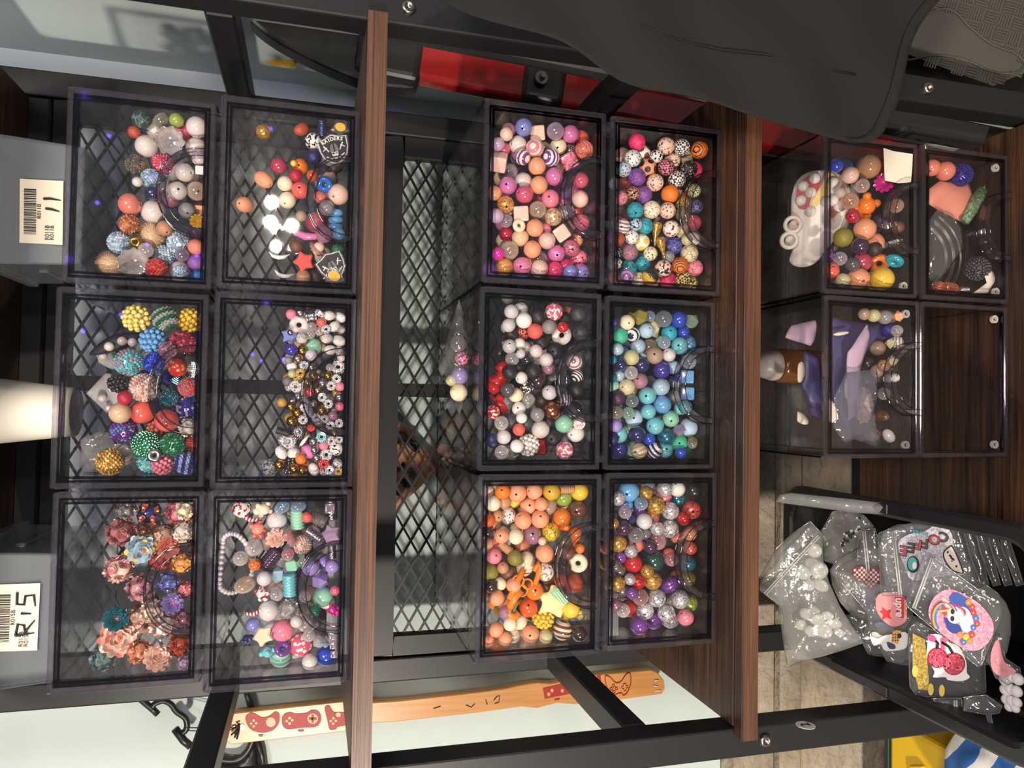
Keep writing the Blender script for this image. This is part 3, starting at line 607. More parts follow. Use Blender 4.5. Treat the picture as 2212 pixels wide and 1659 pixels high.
DATA['M1R'] = ((940, 200, .2652), '''715 237 73 i! periwinkle;845 293 82 gQ blush/pink 12;980 258 72 c lilac;1115 283 72 i orchid;1243 338 73 m coral;1036 403 73 p! cream;677 395 74 p pearl;820 447 76 a pink/cream
712 525 66 b cream/violet;945 530 72 a violet/white;1115 530 88 sQ pink 35;1243 485 70 gG salmon;830 600 72 m peach;550 565 88 gQ blush;615 605 70 c lilac;713 680 74 i pearl;970 685 74 i orchid;585 762 74 i! orchid
842 752 72 m peach;727 830 74 i rose;940 865 75 g! pink;572 912 72 s! amber;705 985 82 gQ blush 8;830 955 72 c champagne;960 1020 74 s champagne;1185 715 66 p rose;1180 868 70 f pink/blush;815 1103 72 m peach
690 1165 72 g champagne;690 1105 55 gO cream;1040 1145 80 gQ blush/pink 40;915 1210 70 i blush;615 1292 78 c champagne;793 1278 72 m peach;1115 1253 68 s! pink;1000 1308 72 i orchid;1243 1325 72 o pink/crimson
710 1418 76 a! orchid/pink;1117 1400 76 i hotpink;570 1470 74 i amber;850 1468 74 i blush;997 1465 74 i hotpink;1243 1468 72 i lavender;1190 1045 68 a rose/pink;515 430 55 g lilac;580 340 55 g blush;640 280 60 g mauve
600 430 55 g rose;920 425 60 c mauve;1150 400 60 c mauve;500 810 60 g peach;510 1005 60 m lilac;590 1040 60 c lilac;612 1095 60 g crimson;520 1310 55 g magenta;490 1420 72 m violet;620 1350 70 c champagne
870 1350 70 c mauve;1140 1500 60 i periwinkle;740 1510 65 i periwinkle;920 1090 55 g pink;1175 980 50 o crimson/pink;1100 960 65 c violet''', 'pink blush orchid peach lilac mauve rose lavender champagne', .0074, 70)
DATA['M2R'] = ((1290, 230, .2471), '''358 287 74 k hotpink/crimson;420 372 80 q white/brown;590 285 76 z blush/rust;735 287 72 h black/white;922 333 76 j orange/black;545 405 58 w white/black;700 435 76 z blush/forest;843 408 76 k ivory/brown
463 515 76 q peach/black;605 528 72 h black/pink;812 545 76 e black/blush;935 525 72 k hotpink/crimson;310 455 76 z white/azure;235 550 66 z powder/coral;347 620 78 k purple/plum;500 670 76 z blush/rust;702 635 76 h black/white
425 757 78 k purple/plum;638 765 78 m orange;310 760 58 w tan/espresso;225 790 62 z pink/brown;845 735 60 h teal/lemon;850 870 62 k navy/grey;835 1020 70 k raspberry/crimson;332 912 74 k! turquoise/forest;475 898 78 e cream/espresso
615 910 72 z blush/rust;345 1030 58 w powder/black;433 1047 76 k turquoise/forest;645 1073 74 o! white/red;545 1075 85 sH gold 95;565 1230 75 sH gold 75;225 1050 72 a mauve/white;308 1145 62 z white/forest;413 1182 74 q white/yellow
705 1205 76 k indigo/grey;175 1170 58 m rust;300 1260 72 e mauve/black;815 1297 78 k ivory/brown;460 1262 62 z cream/rust;457 1335 76 k turquoise/forest;315 1420 86 a turquoise/teal;585 1410 76 w blush/espresso;730 1390 72 j orange/black
635 1320 55 k grey/black;915 1405 78 k pink/brown;800 1470 74 h black/lemon;880 1530 74 h black/lemon;475 1515 74 f yellow/black;672 1518 76 k hotpink/crimson;375 1510 68 z cream/tan;560 1520 60 z blush/tan;250 1490 64 a purple/lilac
180 1260 55 e black/white;200 1350 62 k grey/black;150 1370 45 w white/black;170 1540 52 z terracotta/white;790 840 60 h forest/yellow;740 940 60 h forest/olive;760 1080 60 e khaki/black;760 1180 50 e khaki/black''', 'mauve grey blush rust black olive purple white tan', .0070, 70)
DATA['M1M'] = ((930, 610, .2532), '''1063 228 78 w rose/white;935 290 72 m black;1165 285 64 m! black;1298 277 74 m charcoal;895 413 68 m coral;1010 380 62 m grey;1137 430 88 gO white/red;1137 405 48 g! red;1300 432 70 m charcoal;962 497 68 m black
1050 572 75 m! black;820 415 68 h black/coral;805 315 70 m white;800 195 66 m silver;690 250 62 m silver;670 375 58 m silver;722 430 60 m black;1240 245 72 m peach;690 550 62 i silver;755 525 54 p white;815 545 68 p white
900 600 58 i pearl;925 650 66 c clear;965 655 62 i pearl;1013 718 62 p mauve;770 610 40 rV clear;710 655 62 c silver;850 650 54 g black;940 820 84 g espresso;870 760 66 m black;775 720 64 m black;690 750 66 m black;795 810 54 p white
1230 680 70 a white/mauve;1245 800 52 a black/white;1180 830 72 m black;1240 915 64 m black;840 880 60 w black/white;665 920 64 p gunmetal;760 962 64 m cream;870 980 72 c clear;1015 940 64 m silver;947 1015 72 m espresso
765 1073 62 g! white;1032 1092 80 tR copper;1155 1000 54 a clear/charcoal;1225 1080 68 m black;910 1130 62 g grey;835 1190 62 m charcoal;790 1150 48 m white;700 1180 64 m charcoal;620 1195 62 c clear;540 1115 62 w red/white
940 1255 80 i pearl;1158 1220 80 i mint;1065 1320 80 m black;1285 1300 78 p white;1250 1215 54 rV blush;750 1250 54 m coral;625 1325 64 i clear;690 1335 58 m black;850 1385 98 gK white;985 1460 100 tQ red 3;1145 1455 78 w rose/white
1280 1448 74 m black;1170 1370 68 m! grey;735 1400 58 m white;610 1500 62 c clear;690 1490 62 m grey;760 1500 68 m silver;520 1330 44 m navy;570 1360 48 m navy;1040 1200 64 m black''', 'black charcoal grey silver white black espresso', .0074, 60)
DATA['M2M'] = ((1290, 640, .2291), '''310 240 72 m! cream;400 205 86 mF olive;390 120 80 mF olive;620 185 82 c teal;505 185 58 c sky;790 193 82 i cobalt;945 203 82 cF mint;570 308 106 mF khaki;465 300 72 m powder;712 327 76 m! turquoise;832 320 62 i cobalt
243 362 76 m jade;345 378 72 b navy/white;425 430 74 i powder;525 445 82 c gold;787 457 84 i! aqua;935 417 84 s sky;545 553 80 m! taupe;325 580 74 m khaki;670 550 66 i clear;440 645 80 g navy;615 692 84 i indigo;225 650 62 g navy
320 730 66 c clear;410 780 78 m! mauve;865 625 72 c powder;865 757 82 gQ sky 0;865 900 82 gQ sky 0;835 1040 64 g aqua;287 858 80 p ivory;605 855 84 i powder;478 945 84 i! aqua;195 950 72 m plum;325 980 64 c teal;617 1020 86 i sky
480 1080 72 i aqua;180 1100 66 c olive;388 1138 84 m! powder;705 1165 80 i! mint;547 1230 84 i aqua;180 1225 64 m lavender;775 1255 62 cF lavender;915 1280 88 m powder;400 1310 82 g navy;667 1325 82 s teal;230 1338 82 i! aqua
490 1340 58 i cobalt;810 1385 78 m! jade;250 1500 84 i indigo;395 1470 78 b taupe/khaki;545 1490 78 b navy/white;700 1490 82 i! aqua;915 1490 84 i emerald;790 1500 56 i cobalt;900 1390 46 c olive;140 1340 64 m navy;320 1090 62 c mint
130 770 48 m teal;640 440 62 c powder;1000 1340 55 g olive;190 500 60 i powder;160 240 60 m navy;170 850 60 m mint;110 600 44 m turquoise;240 750 55 i powder''', 'navy teal powder aqua sky cobalt clear mint olive', .0072, 70)
DATA['M1L'] = ((930, 1000, .2653), '''588 207 64 m! orange;712 185 78 m! peach;845 165 68 m peach;848 230 74 m peach;985 198 72 m! mustard;1115 160 55 mT tan 0;1237 222 75 i yellow;1103 285 75 i lime;980 343 77 g taupe;1225 378 79 i! brown;1087 445 77 p orange
522 310 64 m cream;497 270 58 m cream;603 335 64 m tan;715 320 68 f yellow/white;795 343 74 m! peach;885 330 55 m peach;885 453 74 m! peach;770 460 72 m peach;645 460 72 z clear/coral;600 480 68 m tan;985 557 77 s yellow
830 600 80 i! mauve;905 635 34 g blush;740 560 62 m khaki;690 600 62 m cream;610 570 68 m cream;585 610 62 m! peach;527 660 64 m pink;520 755 64 m! pink;620 705 62 mT tan 40;600 790 58 m brown;790 690 84 m terracotta;930 735 77 m peach
770 780 100 gE cream;690 770 64 m olive;930 885 77 w white/tan;1185 590 80 gP orange 95;1215 690 40 g orange;1195 810 80 gO cream;1130 740 64 m brown;1165 980 77 m rust;1065 950 56 m rust;1100 860 54 g espresso;500 890 72 m olive
575 860 48 m tan;640 900 68 m brown;665 970 62 m peach;500 1000 54 g espresso;580 1000 54 m cream;542 1100 64 m peach;500 1110 60 m brown;610 1150 64 m peach;845 1045 76 g! orange;805 1185 77 g! tangerine;1145 1190 77 m yellow
1255 1270 80 gB lemon 95;920 1295 92 gK yellow;1120 1355 82 b brown/cream;1250 1420 64 g espresso;1000 1425 75 m mustard;835 1395 72 m! peach;740 1330 68 m cream;660 1310 58 m cream;780 1260 60 g! brown;530 1370 62 m peach
610 1430 56 m peach;700 1450 62 m cream;480 1540 54 m peach;920 1480 58 m khaki;830 1490 72 m cream;610 1210 54 m mauve;470 470 52 m tangerine;460 570 52 g espresso;540 450 48 m tan;555 420 44 m orange;430 640 48 m tan''', 'peach tan cream brown terracotta orange mustard peach cream', .0074, 70)
DATA['M2L'] = ((1290, 1000, .2532), '''297 228 92 g! sky;300 340 68 g sky;370 325 58 c sky;480 195 92 s silver;585 180 68 s silver;690 193 70 i white;850 205 82 s black;598 280 70 i pink;740 310 77 s teal;500 375 79 s gold;445 275 64 s gold;628 408 77 s silver
857 397 80 s! coral;757 452 59 s red;500 460 72 g salmon;405 500 70 i clear;425 445 58 g violet;310 485 68 i navy;240 420 58 c lilac;185 300 62 s silver;225 550 68 g plum;620 560 80 s silver;510 560 62 s silver;335 625 68 c smoke
435 605 54 i smoke;790 603 60 i peach;793 727 57 s coral;360 697 74 g salmon;450 700 62 g plum;540 683 80 c pink;190 700 77 s gold;285 755 58 s silver;215 790 54 g violet;320 870 80 i red;500 843 94 i forest;770 853 72 s! teal
630 825 58 c rose;420 910 58 s gold;370 1020 68 s red;487 1012 79 s gold;610 1040 84 sE violet;165 880 54 s smoke;225 915 58 s smoke;175 1040 68 s gold;285 995 50 s silver;780 985 62 s olive;510 1150 79 s silver;375 1130 72 c raspberry
240 1090 68 s smoke;720 1170 80 s silver;855 1218 77 s lime;760 1317 72 i pink;160 1210 54 s mauve;235 1260 62 c clear;315 1270 74 i! red;432 1285 78 s clear;590 1280 77 s silver;367 1405 77 g violet;515 1428 80 g violet;665 1420 82 s silver
850 1400 77 s black;290 1110 50 g violet;150 520 46 s gold;130 1130 46 s grey''', 'silver smoke mauve gold violet grey plum salmon', .0074, 60)
DATA['T1R'] = ((130, 180, .2714), '''735 335 102 p pearl;1092 275 84 p pearl;975 345 70 m rose;1075 455 84 p pearl;875 455 118 cW clear;690 500 87 p pearl;665 240 74 k forest/grey;620 335 48 m rust;915 255 56 g lime;820 230 64 cE olive;600 645 77 rV smoke/gold
710 755 77 rV powder;780 600 87 rV rose;625 780 40 p pearl;990 710 74 p pearl;945 855 74 p! pearl;1090 850 77 c! champagne;1120 690 46 gQ white 0;1125 600 58 p pearl;735 870 58 i navy;570 970 87 p salmon;705 1010 97 p pearl;1025 1010 64 m! grey
1120 1000 52 mQ peach 0;1105 1100 55 gL mustard;555 1120 80 rV copper;715 1180 96 mU champagne;820 1160 60 m tan;465 1275 88 rV powder;930 1265 92 rV powder;1080 1305 62 m salmon;815 1380 92 rV powder;575 1440 128 cW clear
400 1470 104 mU champagne;945 1490 87 p pearl;1075 1425 64 m purple;780 1530 84 rV coral/red;1075 1545 60 m azure;680 1330 60 c pearl;600 1262 44 tO gold;980 1360 54 c violet;950 1570 60 rV powder''', 'pearl mauve grey violet powder', .0080, 22)
DATA['T1M'] = ((100, 610, .2713), '''732 285 110 pK lemon;938 258 102 lV emerald/silver;1148 275 102 pK yellow;855 440 107 mK sky;1070 440 107 rV raspberry;660 650 112 rV! aqua/pink;850 620 84 rV cobalt;960 545 70 rV mauve;1060 680 74 o red/lime;1195 690 68 rV silver
580 785 78 pK black;755 865 116 rV blush;1170 830 80 rV! coral/sky;1065 815 60 rV teal;985 920 70 rV teal;1150 990 102 rV indigo/silver;630 920 56 m crimson;745 1030 102 g coral;985 1100 92 g coral;810 1115 92 pK salmon;600 1040 84 p champagne
610 1180 107 rV violet/sky;1165 1150 80 gS white;795 1290 110 rV! emerald;1005 1295 97 rV emerald;1130 1300 92 rV coral;600 1330 104 cS white;520 1490 110 rV gold;742 1485 110 rV aqua;935 1505 84 mK pink;1115 1475 92 lV cobalt/silver
870 1395 54 tO silver''', 'mauve raspberry teal indigo silver', .0095, 14)
DATA['T2M'] = ((440, 620, .2713), '''1003 225 50 eE white/grey;1090 222 54 eE white/grey;1040 315 50 eE white/grey;1108 315 50 eE white/grey;990 410 50 eE white/grey;1095 430 54 eE white/grey;1015 480 50 eE white/grey;1095 492 46 eE white/grey;620 1325 54 eE white/grey
712 1335 54 eE white/grey;875 1490 52 eE white/grey;765 185 42 t silver;715 215 44 m pink;848 215 62 tG silver;937 198 40 rN silver;940 285 40 g coral;980 340 38 rN silver;765 285 76 gO pearl;690 375 70 gA periwinkle;690 365 24 t silver
860 320 37 c silver;785 405 44 rV clear;845 375 44 c clear;935 360 38 c clear;870 465 66 g mint;710 500 50 g indigo;775 505 42 t gold;850 525 46 p clear;750 570 42 t champagne;700 625 42 e white/cobalt;800 625 37 rN silver;770 690 42 rN gold
735 790 52 rN silver;735 730 60 m yellow;745 865 40 t! silver;700 955 38 t gold;740 995 44 t gold;700 1068 42 t gold;790 1055 39 rN silver;1070 640 57 rN silver;990 705 35 t gold;1060 730 38 rN silver;945 765 40 t silver;1015 785 40 rN silver
1090 790 39 g pink;1080 875 37 t! silver;945 880 39 rN silver;992 928 39 rN silver;940 980 39 t gold;1090 950 36 g rose;1030 1025 39 g! mauve;895 1038 36 rN silver;960 1053 36 rN silver;1080 1085 37 rN silver;1010 1100 37 rN silver
845 835 40 g red;870 705 37 t gold;860 640 34 t silver;900 820 34 t champagne;750 1155 62 tG! silver;665 1240 68 rN silver;640 1170 52 gT black 20;855 1120 30 rV red;940 1200 46 rN aqua;955 1260 40 g pink;1015 1225 39 rN silver;880 1230 38 t silver
820 1325 64 mE orchid;975 1330 50 rN silver;1065 1290 57 w white/black;595 1405 45 t! gold;720 1445 40 t gold;805 1510 42 t gold;810 1410 60 gE amber;690 1470 78 tK silver;540 1490 66 rV silver/teal;960 1410 46 rN red;1005 1460 39 rN silver
940 1510 37 rN silver;1080 1400 39 rN silver;1080 1470 39 rN silver;1075 1520 34 rN gold;770 1345 44 g orange;800 1225 50 gC white;705 690 34 g khaki;690 740 40 m smoke;680 590 30 m grey;1020 640 30 c clear;1100 560 34 p pearl;720 900 34 t silver;830 750 34 t gold
1100 1215 34 rN silver;900 1360 34 t silver;880 1290 32 t silver;1040 1160 34 t gold;870 930 34 t silver;800 960 34 rN silver''', 'silver champagne grey gold pearl silver smoke', .0046, 110)
DATA['T1L'] = ((100, 1040, .2774), '''770 235 117 xD navy/coral;1020 190 122 xS pink/blush;590 390 122 gS dustyrose;745 525 122 xL powder/lemon;945 410 107 mD blush;1110 370 97 gD white;575 690 117 xS blush/pink;720 840 117 gS pinkmauve;1110 640 97 mD amber;975 780 84 gS periwinkle
1110 850 92 mD pink;985 950 84 mL lavender;545 1070 94 gL teal;565 1240 142 xL blush/salmon;790 1010 94 xS cream/blush;720 1090 94 gS blush;880 1150 117 xS white/salmon;870 1380 107 mL blush;1060 1280 102 gS rust;445 1390 107 gS sage;700 1330 102 gS peach
1120 1060 76 gS mauve;950 520 84 mL salmon;1130 190 84 gS cream;760 370 56 gS brown;650 180 74 gS grey;1100 1400 56 gS lilac;880 620 74 gS coral''', 'mauve brown peach grey', .010, 10)
DATA['T2L'] = ((420, 1050, .2713), '''380 175 74 w white/crimson;570 155 78 gY cream;440 245 60 aC white/crimson 70;690 130 64 cE sky;830 130 60 cE sky;635 275 82 i clear;800 255 92 mT mint 90;965 260 80 cT brown 30;920 255 44 g coral;1080 180 50 cQ lilac 0;1140 200 80 tT silver 90
650 410 78 gL blush/rose;530 345 82 xY salmon;760 420 56 cT pink 60;945 395 70 tT silver 40;1090 385 86 iA lilac;870 465 78 rV blush;470 490 74 c clear;600 590 100 gT plum 130;790 620 72 iF mint;480 625 48 o orange/red;750 790 90 iT aqua 90
930 640 72 g lavender;1000 640 66 g lavender;1095 640 56 g lavender;1005 760 70 iF lavender;1025 880 82 x clear/mint;410 790 84 cE champagne;530 850 66 wY white/crimson;470 1000 56 aC white/crimson 100;600 990 82 i clear;740 990 84 cS clear
1100 980 58 gY magenta;545 1190 88 gA cream;690 1160 88 x clear/pink;430 1220 58 gY navy;590 1320 70 gY aqua;690 1300 64 gO violet;840 1290 97 o rose/white;1040 1400 80 i cobalt;710 1430 92 x lime/mint;1020 1240 56 cY powder
1105 1195 36 cQ lilac 0;1105 1270 36 cQ lilac 0;1105 1345 36 cQ lilac 0;930 1390 64 i clear;880 1120 66 c clear;820 1080 50 i pearl;1095 520 56 tT silver 90;640 700 70 iF powder;560 740 60 i clear;860 620 40 c mint;640 870 60 c clear;470 1110 56 i periwinkle
960 990 44 g emerald;1120 830 40 g rose;880 880 46 c pearl;900 1180 50 c clear;750 560 50 c pink;390 560 60 c clear''', 'clear lilac pearl powder blush', .0080, 26)
for k in DATA:
    cr, dt, cols, fr, nf = DATA[k]; place_drawer(k, cr, dt, .10 if k[0] == 'T' else .13, cols, fr, nf)
# ================================================================== sheets, bags and prints
def colmat(name, rgb, rough=.45, **k):
    key = 'c_' + name
    if key not in M: M[key] = P(name, srgb(*rgb), rough, **k)
    return M[key]
def smooth_poly(p, n=4):
    out = []; L = len(p)
    for i in range(L):
        a, b, c, d = (Vector(p[(i + k) % L]) for k in (-1, 0, 1, 2))
        for j in range(n):
            t = j / n; out.append(tuple(.5 * ((2 * b) + (c - a) * t + (2 * a - 5 * b + 4 * c - d) * t * t + (3 * b - a - 3 * c + d) * t ** 3)))
    return out
def subdiv_poly(p, step):
    out = []
    for i in range(len(p)):
        a, b = Vector(p[i]), Vector(p[(i + 1) % len(p)]); n = max(1, int((b - a).length / step)); out += [tuple(a + (b - a) * k / n) for k in range(n)]
    return out
def pillow(poly, mp, nrm, front=.002, back=.002, step=14, amp=0.0, freq=18.0, seed=0, fall=1.0):
    """closed sheet or pillow over an outline: mp maps outline coordinates to the sheet's own plane, front/back give its thickness"""
    nrm = Vector(nrm).normalized(); p = subdiv_poly(poly, step); xs = [a[0] for a in p]; ys = [a[1] for a in p]; V2 = [Vector(a) for a in p]; nb = len(p)
    def inside(x, y):
        c = False
        for i in range(nb):
            (x1, y1), (x2, y2) = p[i], p[i - 1]
            if (y1 > y) != (y2 > y) and x < (x2 - x1) * (y - y1) / (y2 - y1) + x1: c = not c
        return c
    def dist(x, y): return min(math.hypot(x - a[0], y - a[1]) for a in p)
    y = min(ys) + step * .5
    while y < max(ys):
        x = min(xs) + step * .5
        while x < max(xs):
            if inside(x, y) and dist(x, y) > step * .5: V2.append(Vector((x, y)))
            x += step
        y += step
    vo, eo, fo, _, _, _ = delaunay_2d_cdt(V2, [(i, (i + 1) % nb) for i in range(nb)], [], 1, 1e-4)
    dm = max([dist(v.x, v.y) for v in vo] + [1e-6]); top = []; bot = []
    for v in vo:
        q = mp(v.x, v.y); k = min(1, dist(v.x, v.y) / (dm * fall)) ** .5; nz = noise.noise(q * freq + Vector((seed, seed * 1.7, 0))) * amp
        e = .00025; top.append(q + nrm * (front * k + nz + e)); bot.append(q - nrm * (back * k - nz + e))
    n = len(vo); m = MB(); fs = [tuple(f) for f in fo]; cnt = {}
    for f in fs:
        for i in range(len(f)): e = tuple(sorted((f[i], f[(i + 1) % len(f)]))); cnt[e] = cnt.get(e, 0) + 1
    rim = []
    for f in fs:
        for i in range(len(f)):
            a, b = f[i], f[(i + 1) % len(f)]
            if cnt[tuple(sorted((a, b)))] == 1: rim.append((a, b, b + n, a + n))
    m.add(top + bot, fs + [tuple(i + n for i in f[::-1]) for f in fs] + rim); return m
def crop(pts, x0, y0, s): return [(x * s + x0, y * s + y0) for x, y in pts]
def ell(cx, cy, rx, ry, n=20, rot=0):
    c, s = math.cos(rot), math.sin(rot); return [(cx + rx * math.cos(2 * PI * k / n) * c - ry * math.sin(2 * PI * k / n) * s, cy + rx * math.cos(2 * PI * k / n) * s + ry * math.sin(2 * PI * k / n) * c) for k in range(n)]
def decal(poly, mp, nrm, off, mat, parent, name, th=.0003):
    """thin print lying on a surface"""
    n = Vector(nrm).normalized(); m = MB(); pts = [mp(*a) + n * off for a in poly]; m.prism(pts, n * th); o = m.build(name, mat, parent)
    if parent is not None: o.matrix_parent_inverse = Matrix.Translation(-Vector(parent.location))
    return o
# ================================================================== on top of the drawers: two bins and a cup
ZT = ZS[2] + 2 * H + G
def bin_(label, yb, x0, x1, lab_px, marks, code, zlift=0):
    z0, z1 = ZT + .0003, 1.2845; xm = (x0 + x1) / 2; root = thing('storage_bin', label, 'bin', (xm, yb, z0), 'translucent bins on top of the drawers')
    hw = (x1 - x0) / 2; d = .885 - yb - .028; hh = z1 - z0; t = .0016; fl = .004
    def loop(e, z, ins=0): return [(-hw - e + ins, -e + ins, z), (hw + e - ins, -e + ins, z), (hw + e - ins, d + e - ins, z), (-hw - e + ins, d + e - ins, z)]
    L = [loop(0, 0), loop(fl, hh - .010), loop(fl + .003, hh - .010), loop(fl + .003, hh), loop(fl, hh, t), loop(0, t * 1.2, t)]
    vs = [v for l in L for v in l]; fs = [(3, 2, 1, 0)]
    for i in range(5): fs += [(i * 4 + k, i * 4 + (k + 1) % 4, i * 4 + 4 + (k + 1) % 4, i * 4 + 4 + k) for k in range(4)]
    fs.append(tuple(20 + k for k in range(4))); MB().add(vs, fs).build('bin_body', M['bin'], root, bev=.0012)
    for s in (-1, 1): MB().box(s * (hw + .001), s * (hw + .0045), .030, d - .030, hh * .45, hh * .55).build('side_rib', M['bin'], root, bev=.001)
    q = [PY(*a, yb - .0035) for a in lab_px]; n = Vector((0, -1, 0)); lb = MB().prism(q, (0, .0006, 0)).build('paper_label', M['paper']); rel(lb, root)
    cx = sum((a for a in q), Vector()) / 4; w_ = (q[0] - q[3]).length; h_ = (q[0] - q[1]).length     # q: top-right, bottom-right, bottom-left, top-left as it stands
    xd = (q[0] - q[3]).normalized(); zd = (q[0] - q[1]).normalized(); bc = MB(); rng = random.Random(4); x = -.37 * w_
    def at(u, v): return cx + xd * u * w_ + zd * v * h_ + n * .0002
    u = -.36
    while u < .36:
        wd = rng.choice((.006, .006, .012, .02)); bc.prism([at(u, .12), at(u + wd, .12), at(u + wd, .40), at(u, .40)], n * .0002); u += wd + rng.choice((.008, .012, .016))
    ob = bc.build('barcode_print', M['ink'], root); tag(ob, kind='stuff'); ob.matrix_parent_inverse = Matrix.Translation(-Vector(root.location))
    for (s, u, v, sz) in ((code, 0, .05, .07), (code, -.33, -.14, .07), (code, -.33, -.25, .07)):
        o = text(s, at(u, v) + n * .0002, xd, zd, sz * w_ * 1.25, M['ink'], root, 'printed_code'); o.matrix_parent_inverse = Matrix.Translation(-Vector(root.location))
    for k, pts in enumerate(marks):
        o = MB().tube([at(a, b) + n * .0006 for a, b in pts], [.0011] * (len(pts) - 1) + [.0005], 6).build('marker_stroke', M['ink'], root); o.matrix_parent_inverse = Matrix.Translation(-Vector(root.location))
yb = PZ(183, 430, ZT).y
bin_('translucent bin with a barcode label marked 11', yb, PY(172, 572, yb).x, PY(182, 318, yb).x, [(43, 386), (137, 391), (135, 529), (42, 524)], [[(.20, -.05), (.21, -.2), (.19, -.45)], [(.05, -.10), (.04, -.25), (.01, -.42)]], 'R011B')
yb = PZ(128, 1330, ZT).y
bin_('translucent bin with a barcode label marked R15', yb, PY(118, 1474, yb).x, PY(122, 1196, yb).x, [(-14, 1263), (87, 1260), (80, 1405), (-20, 1408)], [[(-.27, -.02), (-.24, -.42)], [(-.27, -.02), (-.10, -.06), (-.12, -.20), (-.25, -.22)], [(-.22, -.22), (-.05, -.42)], [(.06, -.12), (.05, -.34)], [(.38, -.02), (.20, -.02), (.19, -.18), (.32, -.20), (.33, -.38), (.16, -.42)]], 'R015B')
cb = PZ(165, 890, ZT); rb_ = (PZ(165, 840, ZT) - PZ(165, 945, ZT)).length / 2
cup = thing('paper_cup', 'plain white cup standing on the rhinestone drawer', 'cup', cb)
m = MB(); hc = .083; m.lathe([(rb_ * .86, .004), (rb_ * .90, 0), (rb_ * 1.0, 0), (rb_ * 1.0, .004), (rb_ * 1.42, hc), (rb_ * 1.37, hc), (rb_ * .93, .006), (.0005, .0045), (.0005, .003), (rb_ * .86, .004)], 40); m.build('cup_body', M['white'], cup, smooth=True)
MB().lathe([(rb_ * 1.40 + .0022 * math.cos(2 * PI * k / 8), hc + .0022 * math.sin(2 * PI * k / 8)) for k in range(9)], 40).build('cup_rim', M['white'], cup, smooth=True)
# ================================================================== on the wall: paddle, hooks, hide
YP = .968; n0 = Vector((0, -1, 0)); pm = lambda x, y: PY(x, y, YP)
out = [(486, 1548), (498, 1541), (740, 1515), (775, 1514), (808, 1517), (860, 1514), (1033, 1495), (1090, 1487), (1123, 1480), (1161, 1474), (1190, 1476), (1286, 1458), (1406, 1447), (1420, 1452), (1434, 1470), (1437, 1488), (1430, 1500), (1405, 1503), (1333, 1513), (1243, 1522), (1204, 1519), (1180, 1525), (1161, 1530), (1127, 1527), (1033, 1540), (860, 1559), (808, 1562), (780, 1572), (740, 1581), (499, 1609), (484, 1598)]
paddle = thing('wooden_paddle', 'pale wooden paddle with red game controller prints hanging on the wall', 'paddle', PY(960, 1530, YP))
o = MB().prism([pm(*a) for a in out], (0, .012, 0)).build('paddle_board', M['pad'], bev=.0012); rel(o, paddle)
def pdec(poly, mat, name, off=.0004): return decal(poly, pm, n0, off, mat, paddle, name)
Z7 = lambda pts: crop(pts, 380, 1420, .217); Z8 = lambda pts: crop(pts, 800, 1400, .3888)
tanm = colmat('paddle_tan', (214, 158, 98), .4)
def red7(p, name='controller_print'): return pdec(Z7(smooth_poly(p)), M['redprint'], name)
red7([(690, 600), (740, 550), (790, 560), (860, 595), (930, 580), (985, 540), (1030, 560), (1030, 640), (985, 710), (900, 745), (800, 740), (725, 695)])
for (x, y, r) in ((775, 624, 13), (748, 655, 13), (800, 652, 13), (775, 682, 13), (945, 642, 48)): pdec(Z7(ell(x, y, r, r)), tanm, 'button_print', .0008)
red7([(1056, 600), (1090, 555), (1150, 545), (1190, 560), (1300, 550), (1350, 522), (1410, 530), (1445, 580), (1440, 640), (1390, 690), (1250, 700), (1110, 714), (1060, 670)])
for (x, y, r) in ((1132, 600, 14), (1104, 630, 14), (1158, 622, 14), (1132, 654, 14), (1362, 606, 52)): pdec(Z7(ell(x, y, r, r)), tanm, 'button_print', .0008)
for a in ((1350, 1374, 566, 646), (1322, 1402, 594, 618)): pdec(Z7([(a[0], a[2]), (a[1], a[2]), (a[1], a[3]), (a[0], a[3])]), M['redprint'], 'cross_print', .0012)
red7([(1480, 500), (1530, 480), (1570, 540), (1640, 545), (1690, 560), (1690, 670), (1610, 690), (1590, 715), (1530, 715), (1505, 620)])
for (x, y, r) in ((1568, 602, 13), (1542, 630, 13), (1592, 628, 13), (1566, 656, 13), (1616, 568, 24)): pdec(Z7(ell(x, y, r, r)), tanm, 'button_print', .0008)
for (x0, y0, x1, y1) in ((820, 768, 872, 786), (1212, 722, 1278, 738)): pdec(Z7([(x0, y0), (x1, y0 - 4), (x1 - 8, y1), (x0 + 8, y1)]), M['redprint'], 'base_print')
pdec(Z8([(958, 222), (1100, 190), (1120, 250), (968, 282)]), M['redprint'], 'controller_print')
for (x, y) in ((990, 255), (1008, 234), (1065, 235)): pdec(Z8(ell(x, y, 9, 11)), tanm, 'button_print', .0008)
pdec(Z8([(1022, 282), (1052, 276), (1050, 286), (1024, 291)]), M['redprint'], 'base_print'); pdec(Z8([(1258, 155), (1278, 150), (1286, 215), (1266, 222)]), M['redprint'], 'controller_print')
ol = [(1305, 155), (1330, 160), (1360, 190), (1390, 185), (1420, 145), (1442, 140), (1446, 190), (1430, 240), (1405, 262), (1395, 248), (1365, 255), (1350, 272), (1325, 245), (1308, 200)]
def pline(pts, r, mat, name, closed=False, off=.0008):
    o = MB().tube([pm(*a) + n0 * off for a in pts], r, 6, closed).build(name, mat, smooth=True); return rel(o, paddle)
pline(Z8(smooth_poly(ol)), .0007, M['redprint'], 'controller_outline', True)
for (x, y) in ((1350, 207), (1338, 226), (1366, 224), (1352, 243)): pline(Z8(ell(x, y, 7, 8, 12)), .0005, M['redprint'], 'button_outline', True)
